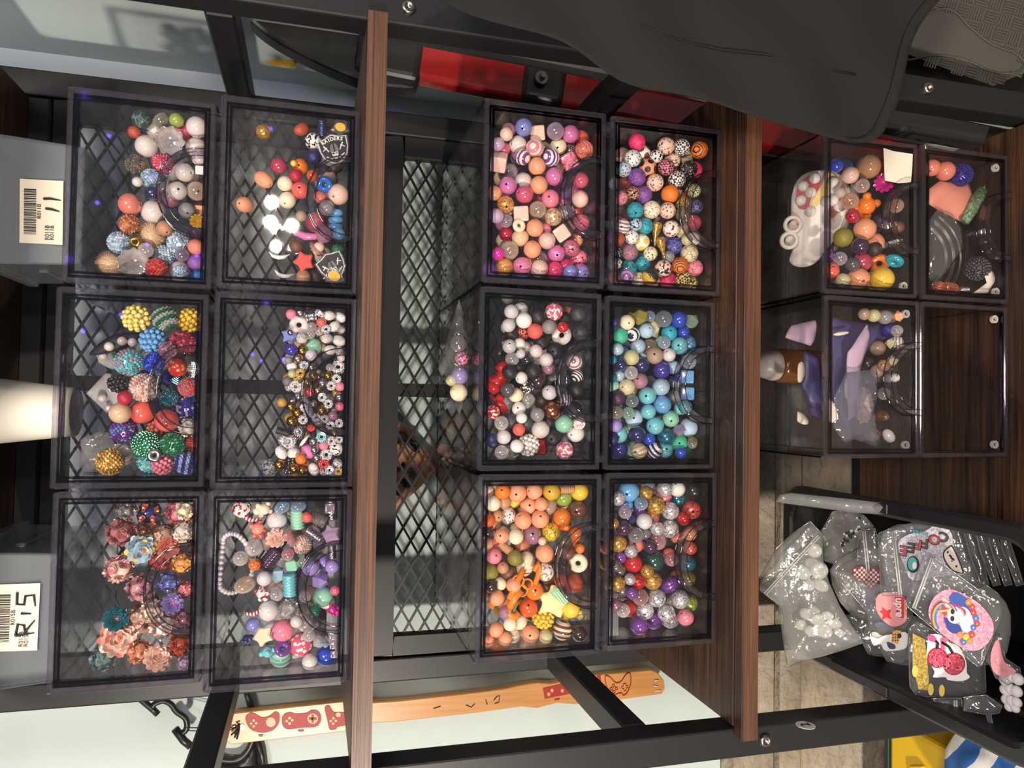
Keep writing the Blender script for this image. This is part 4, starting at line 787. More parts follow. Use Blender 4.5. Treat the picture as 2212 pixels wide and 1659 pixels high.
pline(Z8([(1405, 197), (1418, 196), (1419, 208), (1430, 209), (1431, 220), (1420, 222), (1420, 236), (1408, 237), (1407, 225), (1396, 224), (1396, 212), (1406, 210)]), .0005, M['redprint'], 'cross_outline', True)
pdec(Z7(ell(660, 690, 26, 32)), M['white'], 'hang_hole', .0005)
for a in ([(530, 315), (560, 328), (580, 308)], [(640, 285), (648, 312)], [(685, 290), (700, 270), (716, 262), (714, 300), (690, 308)], [(350, 335), (390, 322)]): pline(Z8(a), .0005, M['ink'], 'pen_mark')
for a in ([(1570, 208), (1600, 212)], [(1580, 238), (1615, 232)], [(1575, 180), (1602, 176)]): pline(Z8(a), .0008, M['white'], 'bristle_nick')
st = MB(); kn = [pm(*a) + n0 * .004 for a in Z7([(640, 690), (600, 680), (560, 690), (480, 686), (420, 690)])]
cord = thing('tied_string', 'thin black cord tied through the paddle', 'cord', kn[1])
def ctube(pts, r, name, mat, root, **k): return rel(MB().tube(pts, r, 8, **k).build(name, mat, smooth=True), root)
ctube(kn[1:] + [PY(403, 1572, .955)], .0007, 'cord_strand', M['ink'], cord); ctube([kn[1], pm(*Z7([(500, 735)])[0]) + n0 * .003, PY(404, 1578, .955)], .0006, 'cord_strand', M['ink'], cord)
for a in ([(640, 690), (600, 660), (640, 650)], [(630, 690), (590, 720), (555, 755)], [(632, 690), (625, 740), (610, 795)], [(632, 690), (600, 740), (590, 780)]): ctube([pm(*b) + n0 * .005 for b in Z7(a)], .0012, 'cord_end', M['ink'], cord)
hook = thing('wall_hook', 'black bent wire hook on the wall beside the pastel charm drawer', 'hook', PY(370, 1540, .97)); Yh = lambda p, y=.965: [PY(a, b, y) for a, b in p]
ctube(Yh([(276, 1484), (300, 1507), (330, 1532), (341, 1543)]), .0038, 'hook_arm', M['plastic'], hook)
ctube(Yh(smooth_poly([(330, 1531), (350, 1514), (369, 1521), (381, 1537), (400, 1551), (404, 1570), (396, 1582), (380, 1577)])[:-6]), .0036, 'hook_bend', M['plastic'], hook)
ctube(Yh([(378, 1574), (397, 1600), (412, 1612)]), .0048, 'hook_tip', M['plastic'], hook)
ctube([PY(276, 1484, .965), PY(262, 1470, .999)], .0036, 'wall_stub', M['plastic'], hook)
rck = thing('hair_tool', 'black curved plastic tool hanging behind the wooden paddle', 'tool', PY(520, 1640, .985)); Yk = lambda p: [PY(a, b, .988) for a, b in p]
ctube(Yk([(532, 1490), (540, 1520), (548, 1545)]), .0042, 'handle_bar', M['plastic'], rck)
ctube(Yk([(556, 1598), (566, 1632), (574, 1700)]), .0042, 'handle_bar', M['plastic'], rck); ctube(Yk([(548, 1545), (553, 1575), (556, 1598)]), .0040, 'handle_bar', M['plastic'], rck)
ctube(Yk(smooth_poly([(452, 1628), (480, 1641), (515, 1640), (536, 1620), (545, 1600), (545, 1602), (536, 1625), (515, 1646), (478, 1648)])[:20]), .0042, 'curved_arm', M['plastic'], rck)
o = pillow(smooth_poly([(455, 1640), (500, 1650), (535, 1630), (548, 1606), (556, 1640), (560, 1720), (480, 1720), (465, 1680)], 3), lambda x, y: PY(x, y, .989), n0, .008, .004, 12).build('tool_body', M['plastic'], smooth=True); rel(o, rck)
# tan hide with black marks behind the mesh
hm = lambda x, y: PY(x, y, .982); hide = thing('tan_panel', 'tan hide panel with black strokes and a green leaf behind the mesh', 'panel', PY(860, 1010, .982))
o = pillow(smooth_poly([(790, 930), (815, 885), (838, 888), (880, 925), (925, 975), (943, 1000), (942, 1015), (905, 1055), (860, 1095), (825, 1135), (790, 1140), (770, 1040)], 3), hm, n0, .010, .006, 14).build('hide_body', M['leather'], smooth=True); rel(o, hide)
mk = lambda pts: [(x * .3738 + 810, y * .3738 + 840) for x, y in pts]
for a in ([(90, 290), (150, 260), (120, 310), (190, 300)], [(150, 250), (200, 330), (240, 360)], [(190, 300), (235, 310), (240, 365)], [(90, 430), (130, 465), (165, 430)], [(80, 360), (110, 330)], [(150, 520), (175, 545)], [(165, 545), (200, 560)], [(85, 560), (95, 600)], [(120, 590), (140, 605)], [(70, 640), (95, 665)]):
    rel(MB().tube([hm(*b) + n0 * .0105 for b in mk(a)], [.004] + [.003] * (len(a) - 1), 6).build('black_stroke', M['ink'], smooth=True), hide)
for ang in range(-80, 100, 36):
    c_ = mk([(225, 475)])[0]; t_ = math.radians(ang + 150); tip = (c_[0] + 20 * math.cos(t_), c_[1] + 20 * math.sin(t_)); nx, ny = -math.sin(t_) * 3, math.cos(t_) * 3; md = ((c_[0] + tip[0]) / 2, (c_[1] + tip[1]) / 2)
    decal([c_, (md[0] + nx, md[1] + ny), tip, (md[0] - nx, md[1] - ny)], hm, n0, .0112, M['skyblue'], hide, 'leaf_blade')
# ================================================================== right side: step ladder, tread, black cloth
lad = thing('step_ladder', 'red and black folding step ladder leaning beside the rack', 'ladder', (.37, .80, .002))
a, b = PY(870, 132, .85), PY(1640, 285, .80); dn = (b - a).normalized(); sd = Vector((0, 1, 0)); wd = dn.cross(sd).normalized()
ao = a + (a - b) * .1; bo_ = Vector((b.x + dn.x * (b.z - .02) / -dn.z, b.y + dn.y * (b.z - .02) / -dn.z, .02))
rel(MB().obox((ao + bo_) / 2, (bo_ - ao) / 2, wd * .021, sd * .013).build('red_rail', M['redpaint'], bev=.006, seg=3), lad)
q = a + dn * .004; rel(MB().obox(q - dn * .02, dn * .038, wd * .029, sd * .017).build('rail_cap', M['plastic'], bev=.01, seg=4), lad)
q = PY(1170, 178, .83) ; brk = rel(MB().obox(q + sd * .004, dn * .025, wd * .030, sd * .022).build('rail_bracket', M['plastic'], bev=.008, seg=4), lad)
Mx = Matrix.Translation(PY(1168, 170, .806)) @ Matrix.Rotation(PI / 2, 4, 'X'); rel(MB().lathe([(.0001, .012), (.0034, .012), (.004, .004), (.0075, .004), (.0075, 0), (.0001, 0)], 16, Mx).build('bolt', M['steel'], smooth=False), lad)
p1, p2 = PY(700, 22, .72), PY(1560, 190, .70); e2 = p1 + (p2 - p1) * 3
rel(MB().bar(p1 - (p2 - p1) * .6, p1 + (p2 - p1) * ((p1.z - .03) / (p1.z - p2.z)), .013, (0, 1, 0), .011).build('rear_rail', M['darkgrey'], bev=.003), lad)
hp = smooth_poly([(470, -60), (520, 20), (570, 70), (640, 112), (720, 150), (800, 180), (862, 190), (905, 182), (908, 90), (850, 70), (790, 0), (740, -80), (600, -120)], 3)
o = MB().prism([PY(x, y, .845) for x, y in hp], (0, .028, 0)).build('ladder_head', M['plastic'], bev=.004, seg=2); rel(o, lad)
tn = Vector((-.12, -.93, .33)).normalized(); T0 = PY(2110, 90, .662); tm = lambda x, y: PP(x, y, T0, tn)
o = MB().prism([PY(x, y, .70) for x, y in ((1880, -160), (2400, -160), (2400, 250), (2200, 236), (1900, 190))], (0, .02, 0)).build('folded_step', M['plastic'], bev=.003); rel(o, lad)
tr = pillow([(1925, 130), (1955, 115), (2145, 186), (2230, 150), (2330, 60), (2330, -90), (2050, -90), (1960, 20)], tm, tn, .0, .012, 40).build('tread_plate', M['rubber']); tro = rel(tr, lad)
rg = MB(); ux = (tm(2110, 90) - tm(2000, 60)).normalized(); uy = tn.cross(ux).normalized(); ct = tm(2090, 90); foot = [(1900, 100), (1990, 38), (2050, 20), (2095, 60), (2140, 95), (2195, 118), (2212, 140), (2190, 158), (2140, 155), (2085, 130), (2020, 120), (1950, 130)]
fpoly = smooth_poly(foot, 5)
def inpoly(x, y, p):
    c = False
    for i in range(len(p)):
        (x1, y1), (x2, y2) = p[i], p[i - 1]
        if (y1 > y) != (y2 > y) and x < (x2 - x1) * (y - y1) / (y2 - y1) + x1: c = not c
    return c
outl = [(1925, 130), (1955, 115), (2145, 186), (2230, 150), (2330, 60), (2330, -90), (2050, -90), (1960, 20)]; T = .0155
for i in range(-14, 15):
    for j in range(-14, 15):
        for k in range(5):
            c_ = ct + ux * (i * T) + uy * (j * T); off = (k - 2) * T * .19
            ax, ay = (ux, uy) if (i + j) % 2 else (uy, ux); pc = c_ + ay * off; px = proj(pc)
            if not inpoly(px[0], px[1], outl) or inpoly(px[0], px[1], fpoly): continue
            rg.obox(pc + tn * .0007, ax * T * .44, ay * T * .055, tn * .0007)
g_ = rg.build('tread_ridges', M['rubber'], tro); tag(g_, kind='stuff'); g_.matrix_parent_inverse = Matrix.Identity(4)
rel(MB().tube([tm(*p) + tn * .001 for p in fpoly], .0013, 6, True).build('footprint_rim', M['rubber'], smooth=True), lad)
cp = smooth_poly([(900, -40), (960, 4), (1080, 44), (1210, 94), (1340, 168), (1480, 208), (1620, 250), (1760, 288), (1850, 305), (1888, 302), (1915, 280), (1938, 225), (1958, 150), (1985, 70), (2010, 24), (2070, -60), (2050, -140), (1500, -150), (1000, -130)], 4)
Yc = .545; cm = lambda x, y: PY(x, y, Yc) + Vector((0, 1, 0)) * (.0045 * math.sin(x * .013 + y * .010) + .0022 * math.sin(x * .027 - y * .02))
cl = thing('black_apron', 'black cloth apron hanging in front of the rack and ladder', 'cloth', PY(1500, 60, Yc))
o = pillow(cp, cm, n0, .0008, .0008, 12, .0035, 16, 3).build('cloth_panel', M['cloth'], smooth=True); rel(o, cl)
hem = [p for p in cp if p[1] > -20]; hem2 = [p for p in cp if p[1] > -20 and p[0] > 1840]
ins = [(p[0] - 22, p[1] - 8) for p in hem2]
o = pillow(hem2 + ins[::-1], lambda x, y: cm(x, y) + n0 * .0022, n0, .0008, .0008, 14, .0, 22).build('bound_hem', M['cloth'], smooth=True); rel(o, cl)
o = MB().tube([cm(x, y) + n0 * .0022 for x, y in ((1380, 62), (1440, 78), (1500, 88), (1560, 104), (1640, 124), (1720, 142), (1790, 152), (1850, 160))], .0007, 6).build('seam', M['cloth'], smooth=True); rel(o, cl)
# ================================================================== bag of beads lying on the black bead drawer
ZM = ZS[1] + 2 * H + G; Ybag = .684; bm_ = lambda x, y: Vector((PY(x, y, Ybag).x, Ybag, max(ZM + .001, PY(x, y, Ybag).z)))
bag = thing('zip_bag', 'small clear bag of lavender beads lying on the black bead drawer', 'bag', Vector((PY(990, 800, Ybag).x, Ybag, ZM)))
o = pillow([(992, 646), (1004, 690), (1012, 740), (1014, 800), (1012, 850), (992, 895), (976, 850), (962, 815), (952, 777), (970, 720)], bm_, n0, .015, .015, 10, .0022, 60, 2).build('bag_film', M['bag'], smooth=False); rel(o, bag)
for (x, y, r, f, c_) in ((990, 742, 18, 'c', 'plum'), (1003, 774, 15, 'w', 'pink/violet'), (993, 812, 19, 'i', 'lavender'), (991, 848, 19, 'm', 'cream'), (975, 822, 12, 'p', 'ivory')):
    c_ = c_.split('/'); rr = r * .70 / F; p = bm_(x, y); p.z = max(p.z, ZM + rr + .001); o = link(FNAME[f], SH['R']); o.material_slots[0].link = 'OBJECT'; o.material_slots[0].material = BM[f]; o.location = p; o.scale = (rr,) * 3
    o.color = (*PAL[c_[0]], 1); o['tint'] = list(PAL[c_[-1]]); tag(o, '%s %s round bead inside the small bag on the black bead drawer' % (' and '.join(c_), FIN[f][2]), 'bead', 'beads in the small bag')
# ================================================================== bottom shelf: black tub with bags of stickers
ZR = .46; X0t, X1t, Y0t, Y1t = -.2765, -.0865, .438, .768
def rrect(x0, x1, y0, y1, r, z, n=6):
    o = []
    for cx, cy, a0 in ((x1 - r, y1 - r, 0), (x0 + r, y1 - r, 90), (x0 + r, y0 + r, 180), (x1 - r, y0 + r, 270)):
        o += [(cx + r * math.cos(math.radians(a0 + 90 * k / n)), cy + r * math.sin(math.radians(a0 + 90 * k / n)), z) for k in range(n + 1)]
    return o
zb_ = ZS[0] + .0003; tub = thing('black_tub', 'open black plastic tub full of sticker bags on the bottom shelf', 'tub', ((X0t + X1t) / 2, .60, zb_))
def trr(e, z, r=.03): return rrect(X0t + e, X1t - e, Y0t + e, Y1t - e, max(.004, r - e * .5), z)
L = [trr(.032, zb_), trr(.016, ZR - .012), trr(.002, ZR - .012), trr(.0, ZR - .008), trr(.0, ZR - .002), trr(.003, ZR), trr(.013, ZR), trr(.016, ZR - .003), trr(.019, ZR - .05), trr(.024, ZR - .052), trr(.036, zb_ + .003)]
nl = len(L[0]); vs = [v for l in L for v in l]; fs = [tuple(range(nl))[::-1], tuple((len(L) - 1) * nl + k for k in range(nl))]
for i in range(len(L) - 1): fs += [(i * nl + k, i * nl + (k + 1) % nl, (i + 1) * nl + (k + 1) % nl, (i + 1) * nl + k) for k in range(nl)]
rel(MB().add(vs, fs).build('tub_body', M['plastic'], smooth=False, bev=.0006), tub)
for x in (X0t + .0075, X1t - .0075): rel(MB().box(x - .005, x + .005, .60, .68, ZR, ZR + .002).build('rim_pad', M['plastic'], bev=.0008), tub)
tnn = Vector((0.02, -.62, .78)).normalized()
def bagplane(px, py, z): return PZ(px, py, z)
K4 = lambda p: crop(p, 1630, 1000, .2631); K5 = lambda p: crop(p, 1630, 1280, .2631)
def flatbag(name, label, poly, P0, mat='bag', th=.0012, zipline=None, cat='bag', nn=None, amp=.0012, seed=1):
    nn = nn or tnn; mp = lambda x, y: PP(x, y, P0, nn); root = thing(name, label, cat, P0, 'sticker bags in the black tub')
    o = pillow(poly, mp, nn, th, th, 12, amp, 40, seed).build('bag_film', M[mat], smooth=True); rel(o, root)
    e = MB().tube([mp(*p) for p in subdiv_poly(poly, 20)], .0005, 5, True).build('bag_edge', M['hedge2'], smooth=True); rel(e, root)
    if zipline:
        for k in (0, 1):
            a, b = zipline; dx, dy = (b[1] - a[1]), -(b[0] - a[0]); l = math.hypot(dx, dy); dx, dy = dx / l * 5 * k, dy / l * 5 * k
            o = MB().tube([mp(a[0] + dx, a[1] + dy) + nn * (th + .0006), mp(b[0] + dx, b[1] + dy) + nn * (th + .0006)], .0009, 6).build('zip_strip', colmat('zip_white', (176, 174, 168), .25), smooth=True); rel(o, root)
    return root, mp, nn, th
def stick(B, poly, mat, name='sticker_print', off=.0006, lift=0):
    root, mp, nn, th = B; return decal(poly, mp, nn, th + off + lift, mat, root, name)
def ptext(B, s, px, py, ang, size, mat, off=.0012, bold=.02):
    root, mp, nn, th = B; p = mp(px, py) + nn * (th + off); a = math.radians(ang)
    xd = mp(px + 10 * math.cos(a), py - 10 * math.sin(a)) - mp(px, py); yd = mp(px - 10 * math.sin(a), py - 10 * math.cos(a)) - mp(px, py)
    o = text(s, p, xd, yd, size * xd.length / 10, mat, root, 'sticker_lettering', bold=bold); o.matrix_parent_inverse = Matrix.Translation(-Vector(root.location)); return o
zc_ = lambda px, py, z: PZ(px, py, z)
M['hedge2'] = clearmat('bag_seam', (.72, .72, .71), .1, 1.5, .06, body=(.7, .7, .68), bodyfac=.12)
# flat stack of clear bags along the back rim
B = flatbag('bag_stack', 'stack of empty clear bags standing along the tub rim', K4([(170, 320), (210, 262), (300, 248), (830, 305), (1500, 385), (1560, 392), (1530, 412), (1180, 424), (860, 410), (400, 350)]), zc_(1850, 1085, .474), 'film', .005, amp=.002)
# black pieces packet
B = flatbag('dice_bag', 'clear bag with black and white dice prints at the tub back', K4([(640, 400), (760, 390), (900, 430), (980, 520), (850, 640), (840, 720), (650, 830), (560, 800), (545, 560)]), zc_(1810, 1160, .425), 'film', seed=3)
ck = beadmat('checker_print', 'matte', None)
for i in range(26):
    rr_ = random.Random(i); u, v = rr_.uniform(690, 860), 0; v = 470 + (860 - u) * 1.0 + rr_.uniform(-35, 60); w_ = rr_.uniform(12, 26)
    stick(B, K4([(u, v), (u + w_, v - 5), (u + w_ + 4, v + w_), (u + 3, v + w_)]), colmat('ink_black', (22, 22, 24)) if i % 2 else colmat('ink_white', (226, 222, 216)), lift=.0003 * (i % 2))
# row of bags on edge at the right, one with small lettering
for i in range(5):
    x = 1600 + i * 95; B = flatbag('clear_bag', 'clear bag standing on edge in the tub, %s from the coffee sticker' % ('nearest', 'second', 'third', 'fourth', 'farthest')[i], K4([(x, 405 + i * 12), (x + 60, 420 + i * 14), (x + 160, 700 + i * 20), (x + 230, 1000), (x + 170, 1010), (x + 60, 720)]), zc_(2080 + i * 20, 1190, .425 + i * .004), 'bag', .002, seed=i)
    if i == 1: ptext(B, 'Home', 2090, 1190, -75, 16, M['ink'])
# loose clear bags filling the tub under the stickers
for i, (pts, zz, w_) in enumerate(((((620, 880), (900, 700), (1250, 760), (1330, 1050), (1150, 1260), (800, 1250)), .415, 'heart sticker'), (((1060, 560), (1500, 540), (1720, 900), (1480, 1120), (1100, 1040)), .412, 'coffee sticker'), (((1500, 900), (1900, 1000), (2100, 1250), (2000, 1650), (1550, 1500)), .415, 'unicorn sticker'), (((1020, 1320), (1400, 1280), (1620, 1640), (1320, 1760), (1080, 1620)), .405, 'cherry sticker'), (((600, 1300), (900, 1250), (1050, 1500), (980, 1560), (760, 1480)), .405, 'plug bag'))):
    flatbag('slack_clear_bag', 'slack empty clear bag lying under the ' + w_, K4(smooth_poly(list(pts), 3)), zc_(*K4([(sum(p[0] for p in pts) / len(pts), sum(p[1] for p in pts) / len(pts))])[0], zz), 'film', .004, amp=.006, seed=20 + i)
# checkered heart bag
B = flatbag('heart_bag', 'clear bag with a brown and white checkered heart sticker', K4([(850, 560), (990, 535), (1040, 720), (1055, 1090), (900, 1130), (680, 920), (690, 860), (845, 780)]), zc_(1880, 1240, .437), 'bag', zipline=K4([(890, 560), (930, 930)]), seed=5)
hp_ = smooth_poly([(800, 905), (830, 855), (900, 850), (940, 880), (1000, 850), (1035, 900), (1035, 990), (960, 1040), (900, 990), (840, 960)], 3)
stick(B, K4(hp_), colmat('heart_brown', (128, 52, 46)))
for i in range(13):
    for j in range(11):
        if (i + j) % 2: continue
        u, v = 800 + i * 19, 850 + j * 19
        if all(inpoly(a, b, hp_) for a, b in ((u, v), (u + 18, v), (u, v + 18), (u + 18, v + 18))): stick(B, K4([(u, v), (u + 18, v), (u + 18, v + 18), (u, v + 18)]), colmat('heart_white', (234, 214, 204)), 'check_square', lift=.0004)
# pink bag with red lettering and a bubble tea sticker
B = flatbag('pink_sticker_bag', 'clear bag with pink splash sticker and red box lettering', K4([(660, 920), (700, 870), (880, 960), (1240, 1060), (1300, 1250), (1250, 1330), (1010, 1440), (960, 1420), (930, 1230)]), zc_(1925, 1310, .441), 'bag', seed=6)
stick(B, K4(smooth_poly([(1010, 1090), (1080, 1060), (1210, 1080), (1250, 1180), (1240, 1300), (1140, 1340), (1050, 1280), (1000, 1190)], 3)), colmat('splash_pink', (236, 150, 150)))
stick(B, K4([(1050, 1180), (1090, 1210), (1130, 1200), (1110, 1240), (1130, 1280), (1085, 1265), (1050, 1285), (1060, 1240), (1030, 1215), (1055, 1210)]), colmat('splash_red', (210, 40, 50)), lift=.0004)
stick(B, K4([(1155, 1095), (1235, 1100), (1228, 1270), (1170, 1262)]), colmat('box_red', (206, 34, 44)), lift=.0004)
ptext(B, 'upre', 1944, 1311, -88, 22, colmat('letter_white', (240, 236, 230)), .0018, .03)
B = flatbag('bubble_tea_bag', 'clear bag with bubble tea cup sticker at the tub side', K5([(890, 420), (905, 320), (960, 90), (1060, 60), (1250, 120), (1270, 480), (1240, 535), (1000, 520), (930, 505)]), zc_(1935, 1380, .432), 'bag', seed=7)
stick(B, K5(smooth_poly([(950, 340), (1000, 320), (1060, 350), (1240, 320), (1258, 400), (1230, 460), (1080, 475), (1040, 420), (980, 430)], 3)), colmat('letter_white', (240, 236, 230)))
stick(B, K5([(1140, 300), (1210, 310), (1180, 420), (1125, 400)]), colmat('tea_orange', (236, 170, 84)), lift=.0004)
for k in range(9): stick(B, K5(ell(1140 + (k % 3) * 20, 340 + (k // 3) * 24, 6, 7, 8)), M['ink'], 'pearl_dot', lift=.0008)
stick(B, K5(smooth_poly([(1090, 400), (1150, 420), (1160, 455), (1110, 455)], 3)), colmat('cup_navy', (50, 62, 112)), lift=.0006); stick(B, K5(ell(1030, 260, 40, 22)), colmat('cap_blue', (96, 128, 150)), lift=.0004); stick(B, K5(ell(1195, 350, 16, 20)), M['ink'], 'ear_print', lift=.0012)
# coffee bag
B = flatbag('coffee_bag', 'clear bag with a glittery COFFEE lettering sticker', K4([(1015, 590), (1030, 570), (1570, 412), (1610, 430), (1870, 1010), (1850, 1030), (1700, 1060), (1300, 1085), (1060, 1090), (1040, 1070)]), zc_(1990, 1200, .447), 'bag', zipline=K4([(1130, 570), (1190, 1080)]), seed=8)
glm = beadmat('silver_glitter_print', 'glitter', None); gs = P('glitter_silver', srgb(168, 164, 170), .35, .4, bump=(900, 1, .001), var=(srgb(226, 222, 226), 420))
stick(B, K4(smooth_poly([(1185, 650), (1270, 585), (1400, 560), (1510, 485), (1560, 500), (1620, 580), (1640, 680), (1720, 890), (1660, 915), (1520, 930), (1300, 960), (1240, 850), (1200, 760)], 3)), gs, lift=.0002)
for ch, x, y, a, cc in (('C', 1555, 605, 165, (70, 50, 46)), ('O', 1480, 625, 165, (200, 40, 56)), ('F', 1405, 655, 168, (84, 60, 52)), ('F', 1350, 665, 168, (206, 56, 80)), ('E', 1292, 690, 170, (60, 52, 50)), ('E', 1228, 715, 170, (206, 56, 80))):
    q = K4([(x, y)])[0]; ptext(B, ch, q[0], q[1], a, 33, M['ink'], .0014, .05); ptext(B, ch, q[0], q[1], a, 31, colmat('coffee_%d' % cc[0], cc), .0019, .01)
q = K4([(1365, 575)])[0]; ptext(B, 'loves', q[0], q[1], 170, 17, colmat('teal_ink', (40, 130, 150)), .0019)
stick(B, K4(ell(1305, 830, 52, 70)), M['ink'], lift=.0004); stick(B, K4(ell(1300, 825, 38, 55)), colmat('swirl_teal', (70, 170, 165)), lift=.0008); stick(B, K4(ell(1318, 840, 18, 30)), colmat('letter_white', (240, 236, 230)), lift=.0012)
stick(B, K4(smooth_poly([(1550, 730), (1600, 680), (1640, 690), (1720, 880), (1690, 905), (1620, 880), (1560, 800)], 3)), M['ink'], lift=.0004); stick(B, K4(smooth_poly([(1562, 735), (1602, 694), (1630, 700), (1705, 880), (1685, 893), (1625, 868), (1572, 796)], 3)), colmat('cow_white', (226, 212, 198)), lift=.0008)
for i in range(12): r5 = random.Random(40 + i); u = r5.uniform(1585, 1670); stick(B, K4(ell(u, 700 + (u - 1585) * 1.7 + r5.uniform(0, 40), r5.uniform(6, 14), r5.uniform(5, 10), 8, r5.random() * 3)), M['ink'], 'blotch_print', lift=.0012)
# gold glitter and cherry bag
B = flatbag('cherry_bag', 'clear bag with a pink disco cherry sticker', K5([(1262, 300), (1330, 240), (1800, 480), (1890, 560), (1900, 820), (1690, 865), (1330, 850), (1275, 770)]), zc_(2040, 1440, .441), 'bag', seed=9)
stick(B, K5([(1300, 330), (1400, 380), (1420, 560), (1440, 800), (1350, 790), (1300, 600)]), P('glitter_gold', srgb(150, 124, 50), .4, .4, bump=(900, 1, .001), var=(srgb(210, 180, 90), 400)), lift=-.0001)
for (x, y) in ((1320, 640), (1450, 790), (1540, 800)): stick(B, K5(ell(x, y, 24, 50, 12)), colmat('banana_yellow', (226, 196, 90)), lift=.0001)
stick(B, K5(smooth_poly([(1420, 440), (1440, 350), (1520, 340), (1590, 400), (1680, 440), (1740, 560), (1745, 650), (1770, 690), (1700, 722), (1590, 712), (1570, 690), (1470, 690), (1480, 640), (1420, 540)], 3)), colmat('letter_white', (240, 236, 230)), lift=.0003)
for (cx, cy, r) in ((1505, 530, 84), (1640, 580, 92)):
    stick(B, K5(ell(cx, cy, r, r, 28)), colmat('cherry_line', (150, 30, 56)), 'cherry_print', lift=.0007)
    n = 7
    for i in range(-n, n):
        for j in range(-n, n):
            w_ = r / n; pts = []
            for (a, b) in ((i + .06, j + .06), (i + .94, j + .06), (i + .94, j + .94), (i + .06, j + .94)):
                pts.append((a * w_, b * w_))
            if all(math.hypot(*p) < r * .98 for p in pts): rr_ = random.Random(i * 31 + j * 7 + int(cx)); c_ = rr_.choice(((226, 70, 100), (236, 120, 140), (214, 48, 80), (226, 70, 100))) if rr_.random() > .05 else (30, 20, 24); stick(B, K5([(cx + p[0], cy + p[1]) for p in pts]), colmat('tile_%d' % c_[1], c_), 'mirror_tile', lift=.0010)
root, mp, nn, th = B
for pts in ([(1500, 450), (1510, 410), (1490, 390)], [(1630, 490), (1600, 440), (1540, 400)]): rel(MB().tube([mp(*p) + nn * (th + .0022) for p in K5(pts)], .0012, 6).build('cherry_stem', M['ink'], smooth=True), root)
for c_, rx, ry, a in (((1460, 370), 40, 26, .4), ((1560, 385), 34, 22, -.3), ((1550, 440), 30, 16, 1.2)): stick(B, K5(ell(*c_, rx, ry, 16, a)), colmat('bow_pink', (226, 84, 140)), 'bow_print', lift=.0014)
# unicorn bag
B = flatbag('unicorn_bag', 'clear bag with a pink glitter unicorn sticker, topmost in the tub', [(1998, 1194), (2006, 1196), (2160, 1308), (2166, 1320), (2120, 1436), (2112, 1440), (1962, 1312), (1956, 1302)], zc_(2070, 1330, .462), 'bag', zipline=[(2012, 1204), (1972, 1312)], seed=10)
pk = P('glitter_pink', srgb(204, 128, 150), .4, .2, bump=(900, 1, .001), var=(srgb(236, 180, 196), 380))
stick(B, K5(smooth_poly([(1490, 20), (1600, -30), (1720, 10), (1850, 90), (1950, 220), (1960, 330), (1900, 430), (1800, 475), (1690, 440), (1560, 350), (1460, 250), (1430, 140)], 3)), pk)
def us(p, c_, nm, l): stick(B, K5(smooth_poly(p, 3)), colmat(nm, c_), 'unicorn_print', lift=l)
for k, (c_, nm) in enumerate((((220, 70, 60), 'rb_red'), ((240, 190, 70), 'rb_yel'), ((70, 170, 150), 'rb_tea'), ((70, 110, 200), 'rb_blu'))):
    o = MB().tube([B[1](*p) + nn * (th + .0016) for p in K5([(1460 + k * 9 + 95 - 95 * math.cos(t), 200 - 125 * math.sin(t) + k * 2) for t in [PI * (-.25 + 1.1 * j / 12) for j in range(13)]])], .0008, 5).build('rainbow_print', colmat(nm, c_), smooth=True); rel(o, B[0])
us([(1600, 40), (1650, -5), (1740, 40), (1800, 120), (1760, 180), (1720, 130), (1640, 110)], (48, 80, 160), 'mane_blue', .0006); us([(1540, 110), (1600, 80), (1700, 110), (1740, 160), (1700, 200), (1600, 160), (1560, 190)], (196, 40, 90), 'mane_red', .0008)
us([(1690, 120), (1750, 130), (1790, 200), (1800, 280), (1740, 320), (1690, 260)], (240, 226, 214), 'uni_white', .0008); us([(1590, 140), (1650, 110), (1700, 150), (1700, 220), (1650, 250), (1595, 220)], (240, 226, 214), 'uni_white', .0010)
us([(1540, 30), (1600, 70), (1610, 120), (1570, 110)], (236, 190, 190), 'uni_ear', .0010); us([(1490, 148), (1590, 130), (1590, 152)], (226, 180, 70), 'uni_horn', .0012)
us([(1560, 200), (1620, 230), (1690, 270), (1700, 320), (1640, 330), (1590, 300), (1570, 250)], (40, 60, 140), 'mane_navy', .0009)
for (x, y) in ((1630, 150), (1628, 208)): stick(B, K5(ell(x, y, 17, 22, 14)), M['ink'], 'eye_print', lift=.0014)
for i, (x, y, c_) in enumerate(((1760, 75, 0), (1790, 115, 1), (1800, 160, 1), (1820, 205, 2), (1800, 280, 2), (1830, 250, 1), (1790, 340, 1), (1740, 360, 3), (1720, 400, 2), (1690, 340, 0), (1770, 390, 0))):
    stick(B, K5(ell(x, y, 26, 26, 10)), colmat('flw_%d' % c_, ((236, 130, 60), (214, 50, 56), (52, 110, 200), (240, 196, 60))[c_]), 'flower_print', lift=.0012); stick(B, K5(ell(x, y, 8, 8, 8)), colmat('flw_3', (240, 196, 60)), 'flower_eye', lift=.0016)
